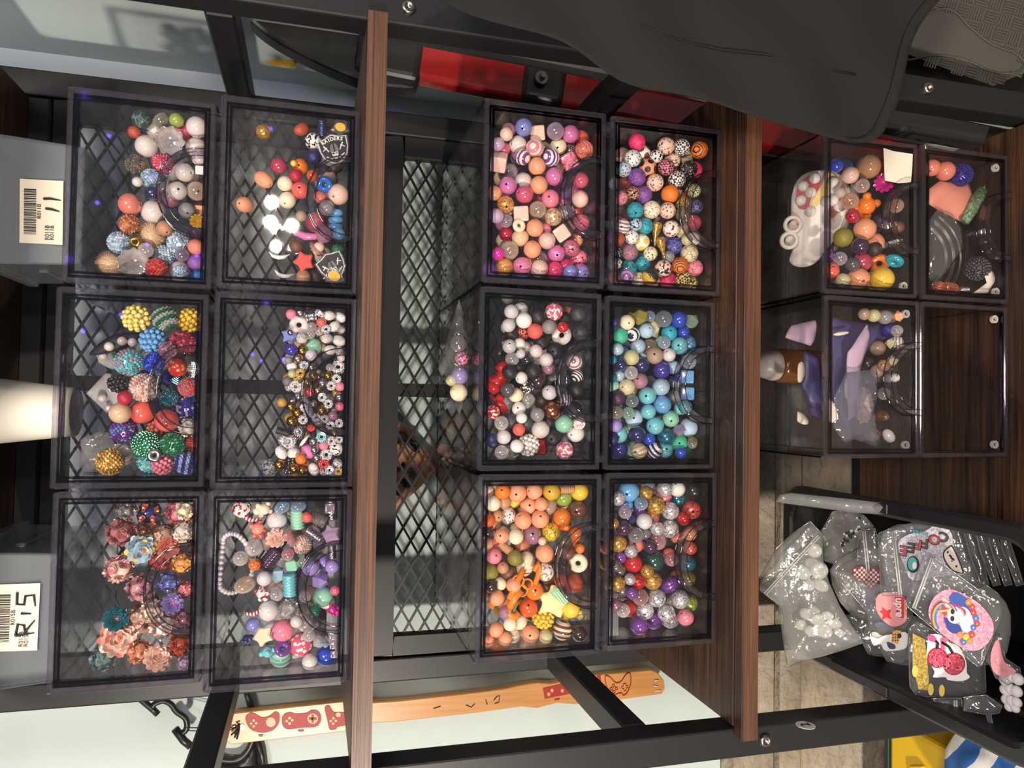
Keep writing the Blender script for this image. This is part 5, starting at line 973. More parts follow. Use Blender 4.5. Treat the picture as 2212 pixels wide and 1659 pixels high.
# other bags along the near side
B = flatbag('pink_glitter_bag', 'clear bag tinted pink behind the unicorn bag', K5([(1910, 540), (1950, 380), (2000, 340), (2060, 540), (2180, 620), (2190, 700), (2080, 760), (1980, 700)]), zc_(2165, 1430, .440), 'bag', seed=11); stick(B, K5(smooth_poly([(1940, 500), (2000, 380), (2050, 560), (2150, 640), (2060, 690), (1960, 640)], 3)), colmat('rosy', (206, 130, 140)), lift=-.0002)
puff = thing('cotton_wad', 'white puffy cotton wad at the tub corner', 'cotton', zc_(2185, 1495, .43)); m = MB()
for (x, y, r) in ((2060, 720, 46), (2110, 690, 44), (2160, 710, 46), (2060, 800, 42), (2100, 790, 44), (2150, 810, 44), (2070, 880, 40), (2110, 890, 44), (2150, 900, 40), (2090, 940, 34), (2140, 950, 34)):
    q = K5([(x, y)])[0]; m.sphere(PZ(q[0], q[1], .435), r * .2631 * .66 / F, 14, 9, (1, 1.1, .8))
rel(m.build('cotton_body', colmat('cotton', (232, 228, 222), .9, bump=(300, .5, .001)), smooth=True), puff)
B = flatbag('zip_top_bag', 'clear bag with ribbed zip top near the tub edge', K5([(1450, 870), (1700, 870), (1710, 990), (1680, 1035), (1640, 1010)]), zc_(2050, 1530, .445), 'bag', zipline=K5([(1640, 880), (1650, 1000)]), seed=12)
B = flatbag('slack_bag', 'slack clear bag hanging over the tub corner', K5([(1720, 860), (1900, 840), (2030, 930), (2010, 990), (1940, 1000), (1960, 1120), (1930, 1100), (1900, 1000), (1720, 970)]), zc_(2130, 1530, .445), 'bag', seed=13)
# frosted bag of clear plugs
P0b = zc_(1760, 1290, .492); nb_ = Vector((0, -.72, .69)).normalized(); Bp = flatbag('plug_bag', 'frosted zip bag of clear plastic plugs sticking out of the tub', [(1750, 1126), (1775, 1152), (1777, 1210), (1790, 1258), (1814, 1310), (1840, 1352), (1866, 1388), (1814, 1406), (1777, 1417), (1735, 1428), (1701, 1442), (1694, 1398), (1684, 1319), (1683, 1308), (1641, 1274), (1645, 1240), (1677, 1184), (1715, 1150)], P0b, 'film', .011, zipline=[(1770, 1152), (1655, 1276)], nn=nb_, amp=.003, seed=14)
plm = clearmat('plug_plastic', (.86, .86, .84), .2, 1.45, .02, body=(.86, .84, .78), bodyfac=.55); rp = random.Random(9)
for i, (x, y, r) in enumerate(((490, 720, 62), (470, 850, 70), (530, 880, 74), (400, 900, 60), (540, 1010, 66), (450, 1000, 50), (420, 1250, 60), (520, 1290, 66), (480, 1230, 56), (600, 1250, 50), (560, 1380, 74), (460, 1380, 56), (660, 1330, 54), (690, 1400, 44), (380, 1330, 50))):
    q = K4([(x, y)])[0]; c_ = PP(q[0], q[1], P0b, nb_) + nb_ * rp.uniform(-.004, .004); rr_ = r * .2631 * .74 / F; m = MB()
    Mx = Matrix.Translation(c_) @ frame(nb_ + Vector((rp.uniform(-.7, .7), rp.uniform(-.5, .5), rp.uniform(-.4, .4))))
    m.lathe([(.0002, .0022), (rr_ * .6, .002), (rr_, .0004), (rr_, -.0006), (rr_ * .4, -.0012), (rr_ * .34, -.006), (.0002, -.006)], 18, Mx); o = m.build('plastic_plug', plm, smooth=True)
    tag(o, 'clear domed plastic plug in the %s cluster inside the frosted bag' % ('upper' if i < 6 else 'lower'), 'plug', 'plastic plugs in the frosted bag')
# ================================================================== bottom drawers
def dmap(key, off): d = BX[key][0] + .0042 + off; return lambda x, y: PY(x, y, d)
BR = lambda p: crop(p, 1640, 280, .2586); BC = lambda p: crop(p, 1640, 640, .217)
def dsheet(key, name, label, cat, poly, off, mat, th=.002, amp=.003, seed=0, cr=BR, nrm=(0, -1, 0), back=None):
    zl = BX[key][2] + .0085; mp0 = dmap(key, off); lo, hi = BX[key][1] - W / 2 + .0095, BX[key][1] + W / 2 - .0095; zh = BX[key][2] + H - .010
    def mp(x, y): v = mp0(x, y); v.x = min(max(v.x, lo), hi); v.z = min(max(v.z, zl), zh); return v
    root = thing(name, label, cat, mp(*cr([poly[0]])[0])); o = pillow(cr(poly), mp, nrm, th, back if back is not None else th, 12, amp, 35, seed).build(name + '_body', mat, smooth=True); rel(o, root); return root, mp
DATA2 = {'B1R': ((1640, 280, .2586), '''900 640 128 gY orange;915 310 100 g tan;905 835 92 g peach;985 925 92 g peach;830 1270 92 g peach;1040 1240 100 g yellow;1165 1240 88 g yellow;1040 440 80 gL magenta/magenta;1170 1100 76 gO turquoise
1085 1110 84 gO orange;845 975 72 g plum;900 1090 80 g raspberry;700 1290 60 g khaki;640 1180 70 g coral;790 1140 60 g gunmetal;1180 180 60 g magenta;760 380 70 g blush;700 900 80 m olive;640 300 60 g cobalt;760 600 70 c amber;780 720 60 g crimson;1180 640 60 c amber;1200 820 50 m brown;700 1080 60 c lilac;960 1010 60 m espresso;1000 760 54 m plum;740 1290 60 gY purple;620 1050 60 gY violet;860 470 60 c champagne''', 'plum brown olive raspberry mauve tan rust', .010, 0),
 'B2R': ((1640, 280, .2586), '''1680 330 95 sV indigo;1560 250 80 g salmon;1460 230 70 g salmon;1820 1160 105 sV gunmetal;1500 1350 50 sV copper;1580 1350 50 sV copper;1650 1340 50 sV copper;1700 1360 40 tT silver 0''', 'gunmetal brown smoke', .009, 0),
 'B1M': ((1640, 640, .217), '''1390 190 58 xF peach;1375 350 58 c clear;1430 440 64 a grey/white;1480 310 76 m indigo;1310 470 54 xF khaki;1250 150 74 x taupe/grey;1150 120 66 x taupe/khaki;1350 810 46 g white;1240 970 64 c smoke;1290 1390 70 gE white
1480 180 60 x forest/grey;1240 690 60 x copper/tan;1330 640 54 xF khaki;1260 1200 40 g brown;1050 150 60 x smoke/taupe''', 'smoke espresso taupe brown', .008, 10)}
for k, (cr_, dt, cols, fr_, nf) in DATA2.items(): place_drawer(k, cr_, dt, .08, cols, fr_, nf, filln='toys')
# paper note, popper toy, packets
nt = thing('paper_note', 'blank white paper note stuck on the toy drawer front', 'note', PY(1940, 360, BX['B1R'][0] - .0015))
rel(MB().prism([PY(x, y, BX['B1R'][0] - .0006) for x, y in ((1908, 320), (1930, 327), (1971, 333), (1970, 360), (1967, 394), (1940, 396), (1911, 390))], (0, -.0005, 0)).build('note_sheet', M['paper']), nt)
yb1 = BX['B1R'][0] + .046; P0 = PY(1800, 430, yb1); nP = Vector((-.1, -.75, .62)).normalized(); pop = thing('popper_toy', 'white popper toy with red bubbled back and yellow stripe', 'toy', P0)
zlo, zhi = BX['B1R'][2] + .012, BX['B1R'][2] + H - .014
def pmap(x, y): v = PP(x, y, P0, nP); v.z = min(max(v.z, zlo), zhi); v.x = min(max(v.x, BX['B1R'][1] - W / 2 + .014), BX['B1R'][1] + W / 2 - .014); v.y = max(v.y, BX['B1R'][0] + .012); return v
o = pillow(BR(smooth_poly([(270, 560), (320, 420), (430, 350), (600, 340), (720, 420), (770, 560), (740, 740), (640, 900), (560, 1010), (460, 1120), (340, 1150), (250, 1100), (280, 980), (180, 960), (190, 860), (260, 760)], 3)), pmap, nP, .006, .006, 9, .0008, 60).build('toy_body', colmat('popper_white', (232, 226, 216), .4), smooth=True); rel(o, pop)
def pd(poly, mat, nm, off): return decal(BR(poly), pmap, nP, off, mat, pop, nm)
pd(smooth_poly([(310, 560), (350, 440), (450, 380), (520, 400), (500, 500), (440, 580), (400, 660), (330, 660)], 3), colmat('popper_red', (176, 34, 52)), 'red_panel', .0066); pd(smooth_poly([(600, 640), (660, 520), (700, 460), (720, 520), (690, 640), (640, 720), (600, 740)], 3), colmat('popper_red', (176, 34, 52)), 'red_panel', .0066)
pd(smooth_poly([(430, 640), (520, 480), (560, 380), (620, 380), (640, 440), (560, 560), (490, 640)], 3), colmat('popper_yellow', (232, 200, 110)), 'yellow_stripe', .0070)
for (x, y) in ((370, 480), (465, 415), (432, 535), (350, 600), (620, 450), (680, 540), (620, 600), (670, 650), (430, 690), (560, 610)):
    q = BR([(x, y)])[0]; rel(MB().sphere(pmap(*q) + nP * .0065, .0062, 14, 8).build('push_bubble', colmat('popper_white', (232, 226, 216), .4), smooth=True), pop)
for (x, y) in ((285, 800), (255, 930)): q = BR([(x, y)])[0]; rel(MB().lathe([(.008 + .0024 * math.cos(2 * PI * k / 8), .0024 * math.sin(2 * PI * k / 8)) for k in range(9)], 22, Matrix.Translation(pmap(*q) + nP * .008) @ frame(nP)).build('eye_ring', colmat('popper_white', (232, 226, 216), .4), smooth=True), pop)
for (x, y) in ((320, 760), (295, 850)): pd(ell(x, y, 24, 34, 12), colmat('popper_pink', (230, 130, 130)), 'cheek', .0072)
dsheet('B1R', 'foil_packet', 'blue printed foil packet in the toy drawer', 'packet', [(640, 260), (720, 200), (800, 300), (830, 350), (760, 390), (690, 340)], .030, colmat('foil_blue', (70, 110, 170), .3), .003)
dsheet('B1R', 'yellow_packet', 'clear yellowish packet slanting across the toy drawer', 'packet', [(760, 430), (880, 380), (840, 560), (760, 780), (640, 1010), (610, 1020), (640, 900), (740, 680)], .030, M['film'], .003)
dsheet('B2R', 'pink_petals', 'folded pink fabric petals in the craft supply drawer', 'fabric', [(1410, 500), (1540, 395), (1570, 430), (1650, 400), (1740, 450), (1770, 540), (1730, 700), (1690, 780), (1560, 690), (1400, 620)], .022, colmat('petal_pink', (222, 140, 122), .6), .007, .006, 4)
pen = thing('glitter_pen', 'slim green glitter pen with a clear tip', 'pen', PY(2110, 440, BX['B2R'][0] + .02)); pmn = dmap('B2R', .012); a, b, c_ = (pmn(*BR([p])[0]) for p in ((1720, 770), (1860, 510), (1932, 395)))
a.z = max(a.z, BX['B2R'][2] + .015); rel(MB().tube([a, a + (b - a) * .5, b], [.0045, .0072, .0060], 14).build('pen_body', P('glitter_green', srgb(90, 130, 90), .35, .3, bump=(600, 1, .002), var=(srgb(170, 200, 150), 300)), smooth=True), pen); rel(MB().tube([b, b + (c_ - b) * .3, c_], [.004, .0028, .0006], 12).build('pen_tip', M['steel'], smooth=True), pen)
coil = thing('wire_coil', 'bagged coil of silver wire in the craft supply drawer', 'wire', PY(2030, 540, BX['B2R'][0] + .03)); wm = dmap('B2R', .026)
for k in range(8):
    r_k = 330 + k * 22; pts = [wm(*BR([(1240 + r_k * .95 * math.cos(t), 1010 - r_k * .9 * math.sin(t) + 60)])[0]) + Vector((0, .002 * (k % 3), 0)) for t in [math.radians(-50 + j * 8) for j in range(14)]]
    pts = [Vector((min(max(p.x, BX['B2R'][1] - .07), BX['B2R'][1] + .07), p.y, min(max(p.z, BX['B2R'][2] + .012), BX['B2R'][2] + H - .012))) for p in pts]; rel(MB().tube(pts, .0008, 6).build('wire_loop', M['steel'], smooth=True), coil)
dsheet('B2R', 'wire_bag', 'crumpled clear bag around the wire coil', 'bag', [(1410, 1240), (1420, 760), (1500, 660), (1620, 720), (1700, 830), (1720, 980), (1600, 1140), (1480, 1290)], .016, M['bag'], .004, .004, 6)
dsheet('B2R', 'paper_scrap', 'torn white paper scrap in the craft supply drawer', 'paper', [(1860, 1130), (2005, 1222), (1900, 1370), (1770, 1375), (1900, 1280)], .006, M['paper'], .0006, .002)
lil, ind = colmat('bag_lilac', (196, 168, 190), .5), colmat('bag_indigo', (74, 68, 112), .45)
dsheet('B1M', 'lilac_pouch', 'pale lilac pouch flap in the crystal drawer', 'pouch', [(240, 410), (330, 290), (560, 235), (590, 300), (540, 440), (500, 495)], .075, lil, .003, .004, 1, BC)
dsheet('B1M', 'indigo_pouch', 'dark indigo pouch leaning left in the crystal drawer', 'pouch', [(440, 540), (600, 600), (640, 900), (620, 1220), (520, 1170), (420, 900)], .060, ind, .004, .004, 2, BC)
pc, pcm = dsheet('B1M', 'purple_pouch', 'long purple pouch across the crystal drawer', 'pouch', [(720, 205), (880, 240), (1080, 270), (1380, 240), (1290, 400), (1090, 500), (1000, 700), (960, 1000), (945, 1280), (850, 1330), (720, 1000)], .030, ind, .005, .006, 3, BC)
dsheet('B1M', 'lilac_strip', 'lilac folded pouch edge in the crystal drawer', 'pouch', [(1080, 270), (1095, 380), (1000, 760), (960, 1180), (880, 1240), (870, 560), (960, 420)], .014, lil, .003, .004, 4, BC)
def tagcard(lbl, poly, off, seed):
    dsheet('B1M', 'label_card', lbl, 'label', poly, off, M['paper'], .0006, .0015, seed, BC)
tagcard('beige oval label on the left indigo pouch', ell(412, 755, 42, 105, 16, .1), .052, 1); tagcard('beige oval label lying at the lower left of the crystal drawer', ell(415, 1212, 92, 46, 16, .65), .052, 2)
tagcard('beige label behind the drawer front beside the foil', [(660, 1020), (720, 1035), (770, 1120), (770, 1230), (720, 1260), (660, 1240)], .003, 3); tagcard('narrow beige label on the purple pouch', ell(872, 915, 20, 110, 14), .010, 4); tagcard('small beige label at the top of the purple pouch', ell(820, 370, 78, 18, 14, -.15), .020, 5)
rk = thing('rough_stone', 'rough peach crystal stone in the crystal drawer', 'stone', BX['B1M'][0:1] and PY(1865, 875, BX['B1M'][0] + .02)); bm = bmesh.new(); bmesh.ops.create_icosphere(bm, subdivisions=4, radius=1)
for v in bm.verts: d = v.co.normalized(); v.co = Vector((d.x * .0185, d.y * .009, d.z * .0085)) * (1 + .22 * noise.noise(d * 3.1) + .14 * noise.noise(d * 9))
me = bpy.data.meshes.new('stone'); bm.to_mesh(me); bm.free(); me.materials.append(P('peach_crystal', srgb(214, 158, 128), .35, bump=(160, 1, .004), var=(srgb(238, 206, 184), 60))); link('stone_body', me, rk)
for i, (p, c_) in enumerate((([(800, 930), (845, 925), (830, 1010), (800, 1020)], (120, 190, 90)), ([(740, 1000), (800, 960), (790, 1060), (750, 1070)], (200, 90, 50)), ([(770, 1060), (820, 1080), (810, 1220), (790, 1200)], (90, 180, 80)), ([(735, 1290), (800, 1230), (800, 1290), (760, 1300)], (130, 70, 160)), ([(1120, 770), (1170, 720), (1175, 840), (1150, 860)], (110, 200, 100)), ([(850, 1400), (910, 1360), (920, 1390), (860, 1430)], (90, 150, 200)))):
    pass
hl = beadmat('holo_foil', 'irid', None)
hb, _ = dsheet('B1M', 'holographic_bag', 'clear holographic bag holding the rough peach stone', 'bag', [(1010, 740), (1170, 725), (1180, 860), (1150, 1160), (1210, 1520), (1100, 1480), (930, 1420), (850, 1470), (730, 1300), (745, 1000), (860, 760)], .0065, M['holo'], .002, .002, 7, BC)
ab = thing('amber_jar', 'amber jar with a pale domed lid in the crystal drawer', 'jar', (PY(1680, 790, BX['B1M'][0] + .15).x, BX['B1M'][0] + .15, BX['B1M'][2] + .0085)); MB().lathe([(.0002, 0), (.020, 0), (.021, .004), (.021, .055), (.017, .060), (.0002, .060)], 24).build('jar_body', colmat('amber', (120, 76, 40), .2), ab, smooth=True); MB().lathe([(.018, .0605), (.0185, .066), (.015, .080), (.008, .087), (.0002, .089)], 24).build('jar_lid', colmat('jar_lid', (206, 196, 188), .35), ab, smooth=True)
# ================================================================== beyond the rack at lower left: yellow crate and striped cloth
yc = thing('yellow_crate', 'yellow plastic crate with moulded sides beyond the rack', 'crate', (-.49, .80, .002)); zt_ = .20
q0, q1 = PZ(1912, 1596, .22), PZ(2140, 1640, .22)
x1c = -.425; m = MB().box(-.70, x1c, .60, .87, .003, .215); rel(m.build('crate_body', M['yellow'], bev=.006, seg=2), yc)
for k in range(5):
    for j in range(3): u, v = -.66 + j * .075, .62 + k * .045; rel(MB().prism([(u, v, .2155), (u + .05, v + .006, .2155), (u + .04, v + .028, .2155), (u + .012, v + .024, .2155)], (0, 0, .006)).build('moulded_pad', M['yellow'], bev=.0015), yc)
rel(MB().box(-.70, x1c + .002, .8702, .878, .05, .216).build('dark_edge', colmat('crate_edge', (24, 50, 48)), bev=.001), yc)
sc_ = thing('striped_bundle', 'blue and white striped cloth bundle in front of the yellow crate', 'cloth', (-.435, .655, .222))
sm_, N, t, out_ = NT('striped_cloth'); wv = N('TexWave', Vector=N('TexCoord').outputs['Object'], Scale=16.0, Distortion=1.5); wv.bands_direction = 'DIAGONAL'; rr_ = N('ValToRGB', Fac=wv.outputs[1]); rr_.color_ramp.elements[0].position = .48; rr_.color_ramp.elements[0].color = c4(srgb(226, 222, 214)); rr_.color_ramp.elements[1].position = .52; rr_.color_ramp.elements[1].color = c4(srgb(50, 104, 176)); b_ = N('BsdfPrincipled', Base_Color=rr_.outputs[0], Roughness=.85); t.links.new(b_.outputs[0], out_.inputs[0])
bm = bmesh.new(); bmesh.ops.create_icosphere(bm, subdivisions=4, radius=1)
for v in bm.verts: d = v.co.normalized(); v.co = Vector((d.x * .085, d.y * .075, d.z * .036 + .034)) * (1 + .15 * noise.noise(d * 2.3))
me = bpy.data.meshes.new('bundle'); bm.to_mesh(me); bm.free(); me.materials.append(sm_); [setattr(f, 'use_smooth', True) for f in me.polygons]; o = link('cloth_folds', me, sc_)
# ================================================================== charm drawer contents
Z2 = lambda p: crop(p, 450, 190, .2714)
DT2 = '''835 425 66 w white/black;905 320 62 gT navy 90;745 610 80 gE orange;680 600 26 g yellow;1040 850 84 g blush;1040 1060 95 gZ sky 90;930 770 64 gO azure;780 1150 110 gC orchid 80;870 1280 84 gL blush/rose;760 1400 88 gA coral;1030 1290 50 m emerald
850 1530 84 m espresso;760 1560 60 m tan;920 1050 84 g rose;940 950 62 g grey;930 1160 70 g mauve;720 810 70 g coral;700 700 50 m crimson;820 560 60 m navy;740 1020 44 m taupe;640 880 66 m cream;620 760 60 m cream;560 620 64 g raspberry;740 330 60 mE rust;990 940 60 g periwinkle
440 730 80 mE peach;290 930 80 mE peach;600 1480 60 gC white 80;560 1330 64 gC white 85;1030 1150 50 g sky;900 880 50 g salmon;830 700 48 g tangerine;700 1260 54 m brown;440 350 60 s gold'''
place_drawer('T2R', (450, 190, .2714), DT2, .12, 'rust grey mauve brown cream navy', .009, 14, ztop=.05, avoid=[(*Z2([(1000, 495)])[0], 34, .009), (*Z2([(985, 1420)])[0], 32, .013), (*Z2([(1050, 320)])[0], 24, .007), (*Z2([(1000, 1500)])[0], 26, .007)])
def shield(label, cx, cy, sc, ang, off, text_on=True, key='T2R'):
    mp = dmap(key, off); a = math.radians(ang)
    def T2(p): x, y = p; x, y = x * sc, y * sc; return (cx + x * math.cos(a) - y * math.sin(a), cy + x * math.sin(a) + y * math.cos(a))
    root = thing('shield_charm', label, 'charm', mp(cx, cy)); n_ = Vector((0, -1, 0))
    def lay(pts, mat, nm, o_, th=.0004): return decal([T2(p) for p in pts], mp, n_, o_, mat, root, nm, th)
    sh_ = [(-1, -.72), (-.5, -.80), (0, -1), (.5, -.80), (1, -.72), (.96, 0), (.78, .52), (.4, .86), (0, 1.05), (-.4, .86), (-.78, .52), (-.96, 0)]
    lay([(x * 1.14, y * 1.12) for x, y in sh_], M['bag'], 'charm_plate', 0, .0022); lay([(x * 1.04, y * 1.03) for x, y in sh_], colmat('charm_silver', (206, 204, 202), .3), 'shield_border', .0024); lay([(x * .95, y * .94) for x, y in sh_], colmat('charm_black', (22, 22, 24), .3), 'shield_face', .0029)
    gy, wh = colmat('charm_grey', (120, 120, 122), .35), colmat('letter_white', (240, 236, 230))
    lay(smooth_poly([(-.28, .05), (-.2, -.28), (0, -.36), (.2, -.28), (.28, .05), (.26, .2), (-.26, .2)], 3), gy, 'helmet_print', .0034); lay(smooth_poly([(-.2, .2), (.2, .2), (.18, .52), (0, .76), (-.18, .52)], 3), wh, 'face_print', .0034)
    lay([(-.2, .26), (-.02, .26), (-.05, .36), (-.18, .36)], colmat('charm_black', (22, 22, 24), .3), 'eye_patch', .0039); lay([(.06, .30), (.16, .28), (.15, .34), (.07, .35)], colmat('charm_black', (22, 22, 24), .3), 'eye_print', .0039); lay([(-.08, .56), (.08, .56), (.06, .60), (-.06, .60)], colmat('charm_black', (22, 22, 24), .3), 'mouth_print', .0039); lay([(-.05, -.34), (.05, -.34), (.05, .15), (-.05, .15)], colmat('charm_black', (22, 22, 24), .3), 'crest_stripe', .0039)
    for s in (-1, 1):
        lay([(s * .72, -.30), (s * .64, -.34), (s * .36, .10), (s * .40, .16)], wh, 'sword_blade', .0034); lay([(s * .50, -.20), (s * .80, -.02), (s * .76, .04), (s * .46, -.14)], wh, 'sword_guard', .0036)
        lay([(s * .20, .62), (s * .62, .40), (s * .66, .46), (s * .24, .70)], wh, 'sword_tip', .0034)
    if text_on:
        for i, ch in enumerate('RAIDERS'):
            u = -.66 + i * .22; v = -.52 - .16 * (1 - (u / .7) ** 2); p = T2((u, v)); xd = mp(*T2((u + .1, v - .16 * (-(2 * u + .1) / .49) * .1))) - mp(*p); yd = mp(*T2((u, v - .1))) - mp(*p)
            o = text(ch, mp(*p) + n_ * .0036, xd, yd, .34 * sc * BX[key][0] / F, wh, root, 'shield_lettering', bold=.03); o.matrix_parent_inverse = Matrix.Translation(-Vector(root.location))
    return root
shield('black and silver shield charm lettered RAIDERS near the drawer handle', *Z2([(1000, 495)])[0], 31, -14, .006)
shield('black and silver shield charm half hidden at the lower corner of the drawer', *Z2([(985, 1420)])[0], 28, -30, .010, False)
def starcharm(label, cx, cy, r, off, c_):
    mp = dmap('T2R', off); root = thing('star_charm', label, 'charm', mp(cx, cy)); n_ = Vector((0, -1, 0))
    decal([(cx + (r if i % 2 == 0 else r * .62) * math.cos(PI * i / 5 + .4), cy + (r if i % 2 == 0 else r * .62) * math.sin(PI * i / 5 + .4)) for i in range(10)], mp, n_, 0, M['bag'], root, 'charm_plate', .002)
    decal(ell(cx, cy, r * .52, r * .42, 18, .4), mp, n_, .0022, colmat('charm_amber', c_, .35), root, 'centre_print', .0006)
starcharm('clear star charm with amber centre above the RAIDERS shield', *Z2([(1050, 320)])[0], 22, .0045, (228, 178, 60)); starcharm('clear star charm with amber centre at the bottom corner', *Z2([(1000, 1500)])[0], 26, .0045, (228, 170, 56))
# bracelet of small clear beads in the pastel charm drawer
bc_ = dmap('T2L', .020); cx, cy = 424 + 300 * .2713, 1050 + 612 * .2713; brc = thing('bead_bracelet', 'bracelet of small clear beads standing in the pastel charm drawer', 'bracelet', bc_(cx, cy)); rr_ = 43.5
for k in range(38):
    a = 2 * PI * k / 38; p = bc_(cx + rr_ * .94 * math.cos(a), cy + rr_ * 1.45 * math.sin(a)); p.z = min(p.z, BX['T2L'][2] + H - .0092)
    o = link('bracelet_bead', SH['R'], brc); o.material_slots[0].link = 'OBJECT'; o.material_slots[0].material = BM['i']; o.location = p - Vector(brc.location) + Vector((0, .010 * math.sin(a * 2), 0)); o.scale = (.0023,) * 3; o.color = (*PAL['clear'], 1); o['tint'] = list(PAL['lilac'])
# feather, tulle and packets in the rhinestone drawer
Z1 = lambda p: crop(p, 100, 610, .2713)
def d1(name, label, cat, poly, off, mat, th, amp, seed): return dsheet('T1M', name, label, cat, poly, off, mat, th, amp, seed, Z1)
d1('feather', 'dark navy feather with pearls in the rhinestone drawer', 'feather', smooth_poly([(345, 570), (430, 480), (540, 415), (660, 400), (750, 405), (740, 480), (640, 520), (500, 560), (400, 580)], 3), .040, colmat('feather_navy', (20, 22, 42), .6), .002, .003, 1)
tul = clearmat('tulle', (.85, .85, .85), .4, 1.3, body=(.8, .79, .78), bodyfac=.35, bump=(900, 1, .001))
d1('tulle_square', 'white tulle patch with pearls in the rhinestone drawer', 'ribbon', [(320, 885), (480, 720), (620, 760), (650, 900), (480, 1040)], .045, tul, .0006, .004, 2); d1('tulle_ribbon', 'short white tulle ribbon beside the dark feather', 'ribbon', [(395, 580), (520, 560), (570, 690), (520, 695), (420, 640)], .050, tul, .0006, .003, 3)
d1('clear_packet', 'folded clear packet at the corner of the rhinestone drawer', 'packet', [(245, 1255), (420, 1190), (520, 1190), (560, 1340), (440, 1560), (300, 1540), (260, 1450)], .040, M['film'], .004, .004, 4)
for i, (x, y, r, of) in enumerate(((500, 510, 34, .034), (605, 468, 34, .034), (688, 478, 34, .034), (450, 585, 30, .044), (443, 920, 32, .040), (520, 845, 24, .040), (497, 1000, 22, .040))):
    q = Z1([(x, y)])[0]; p = dmap('T1M', of)(*q); o = link('pearl_bead', SH['R']); o.material_slots[0].link = 'OBJECT'; o.material_slots[0].material = BM['p']; o.location = p; o.scale = (r * .2713 * .72 / F,) * 3; o.color = (*PAL['pearl'], 1); o['tint'] = list(PAL['pearl'])
    tag(o, 'small white pearl on the ' + ('dark feather, %s from its tip' % ('first', 'second', 'third')[i] if i < 3 else 'tulle ribbon beside the feather' if i == 3 else 'tulle patch, %s' % ('largest', 'upper small one', 'lower small one')[i - 4]), 'pearl', 'pearls sewn on trims')
# orange clips and red twisted toy
cl_ = thing('orange_clip', 'orange plastic lobster clip with rings in the orange bead drawer', 'clip', dmap('M1L', .004)(*crop([(720, 1050)], 930, 1000, .2653)[0])); om = colmat('clip_orange', (232, 132, 36), .3); ml = lambda pts, o_=.0042: [dmap('M1L', o_)(*p) for p in crop(pts, 930, 1000, .2653)]
for pts, r in (([(640, 1110), (690, 1000), (760, 860)], .0028), ([(640, 1180), (690, 1090), (740, 1040)], .0034), ([(640, 1180), (630, 1230), (680, 1255), (720, 1220)], .0034), ([(840, 880), (880, 810), (890, 870), (850, 990)], .0024)): ctube(ml(pts), r, 'clip_body', om, cl_)
for (x, y, rr_) in ((715, 960, 46), (790, 985, 40), (745, 1040, 44)): ctube(ml([(x + rr_ * math.cos(2 * PI * k / 14), y + rr_ * math.sin(2 * PI * k / 14)) for k in range(14)], .0040 + rr_ * .00002), .0009, 'split_ring', om, cl_, closed=True)
dg = thing('twisted_toy', 'shiny red twisted plastic toy in the black bead drawer', 'toy', dmap('M1M', .02)(*crop([(580, 850)], 930, 610, .2532)[0])); rm = colmat('toy_red', (190, 30, 26), .2); mr = lambda pts: [dmap('M1M', .020)(*p) for p in crop(pts, 930, 610, .2532)]
for pts, rs in (([(660, 690), (610, 730), (580, 760)], (.004, .006, .005)), ([(590, 760), (605, 820), (570, 840)], (.005, .007, .006)), ([(500, 850), (560, 840), (650, 855)], (.005, .007, .005)), ([(560, 850), (530, 900), (505, 930)], (.006, .007, .005)), ([(510, 960), (540, 1010), (580, 980), (620, 1000)], (.002, .003, .004, .003)), ([(570, 1010), (610, 1060), (645, 1110)], (.004, .004, .003))): rel(MB().tube(mr(pts), list(rs), 10).build('toy_segment', rm, smooth=True), dg)
st_ = thing('star_cushion', 'cream star charm with green gingham patch in the orange bead drawer', 'charm', dmap('M1L', .006)(*crop([(1000, 1120)], 930, 1000, .2653)[0])); sm2 = dmap('M1L', .0065); cz = lambda p: crop(p, 930, 1000, .2653); zs_ = smooth_poly([(985, 995), (1040, 1010), (1060, 1060), (1125, 1100), (1090, 1160), (1060, 1260), (970, 1215), (890, 1220), (910, 1140), (885, 1065), (960, 1050)], 3)
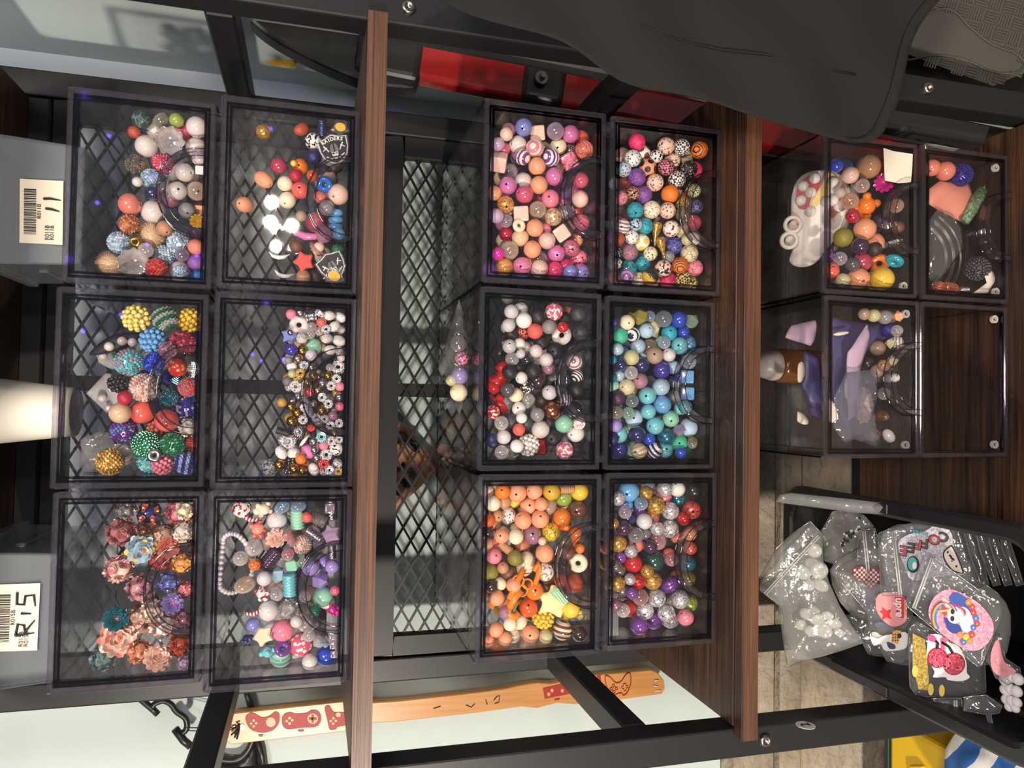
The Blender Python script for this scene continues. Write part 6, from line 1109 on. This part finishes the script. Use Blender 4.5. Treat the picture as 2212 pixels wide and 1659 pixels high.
rel(pillow(cz(zs_), sm2, n0, .0035, .0035, 6).build('star_body', colmat('star_cream', (244, 232, 160), .35), smooth=True), st_); decal(cz([(1000, 1015), (1035, 1010), (1058, 1065), (1120, 1105), (1085, 1160), (960, 1055)]), sm2, n0, .0036, colmat('gingham', (140, 200, 150), .5), st_, 'green_patch')
for k in range(4): decal(cz([(985 + k * 26, 1040 - k * 0), (990 + k * 26, 1036), (1080 + k * 14, 1150 - k * 14), (1075 + k * 14, 1154 - k * 14)]), sm2, n0, .0042, colmat('gingham_line', (226, 240, 220), .5), st_, 'check_line')
# ================================================================== labels of the beads
zone = {}
for o, key, lab, px, py, c_ in ANY:
    dep, xc, zb = BX[key]; a = proj(Vector((xc + W / 2, dep, zb + H))); b = proj(Vector((xc - W / 2, dep, zb))); u, v = (px - a[0]) / (b[0] - a[0]), (py - a[1]) / (b[1] - a[1])
    if key[0] == 'T': u = (u - .35) / .65
    zn = ('upper', 'middle', 'lower')[min(2, max(0, int(v * 3)))], ('left', 'centre', 'right')[min(2, max(0, int(u * 3)))]
    zone.setdefault((key, lab), []).append((o, zn, py, px))
for (key, lab), L in zone.items():
    dn_ = NAMES[key][0]; cat = 'charm' if 'charm' in lab or 'pompom' in lab else 'bead'; byz = {}
    for e in L: byz.setdefault(e[1], []).append(e)
    for zn, E in byz.items():
        E.sort(key=lambda e: e[2]); pos = ' '.join(zn) if zn != ('middle', 'centre') else 'middle'
        for i, (o, _, py, px) in enumerate(E):
            if len(L) == 1: s_ = '%s in the %s' % (lab, dn_)
            elif len(E) == 1: s_ = '%s, %s of the %s' % (lab, pos, dn_)
            elif len(E) == 2: s_ = '%s, %s of two, %s of the %s' % (lab, ('higher', 'lower')[i], pos, dn_)
            else: s_ = '%s, %s from top, %s of the %s' % (lab, ('first', 'second', 'third', 'fourth', 'fifth', 'sixth', 'seventh', 'eighth', 'ninth')[min(i, 8)], pos, dn_)
            if len(s_.split()) > 16: s_ = s_.replace(' of the ' + dn_, ', ' + dn_)
            if len(s_.split()) > 16: s_ = re.sub(r' and (\S+ )??(?=(matte|glossy|pearly|crackled|checkered|striped|banded|tiger|blotched|dotted|speckled|terrazzo|football|two-tone|rhinestone|mottled))', ' ', s_)
            tag(o, s_, cat, 'beads in the ' + dn_)
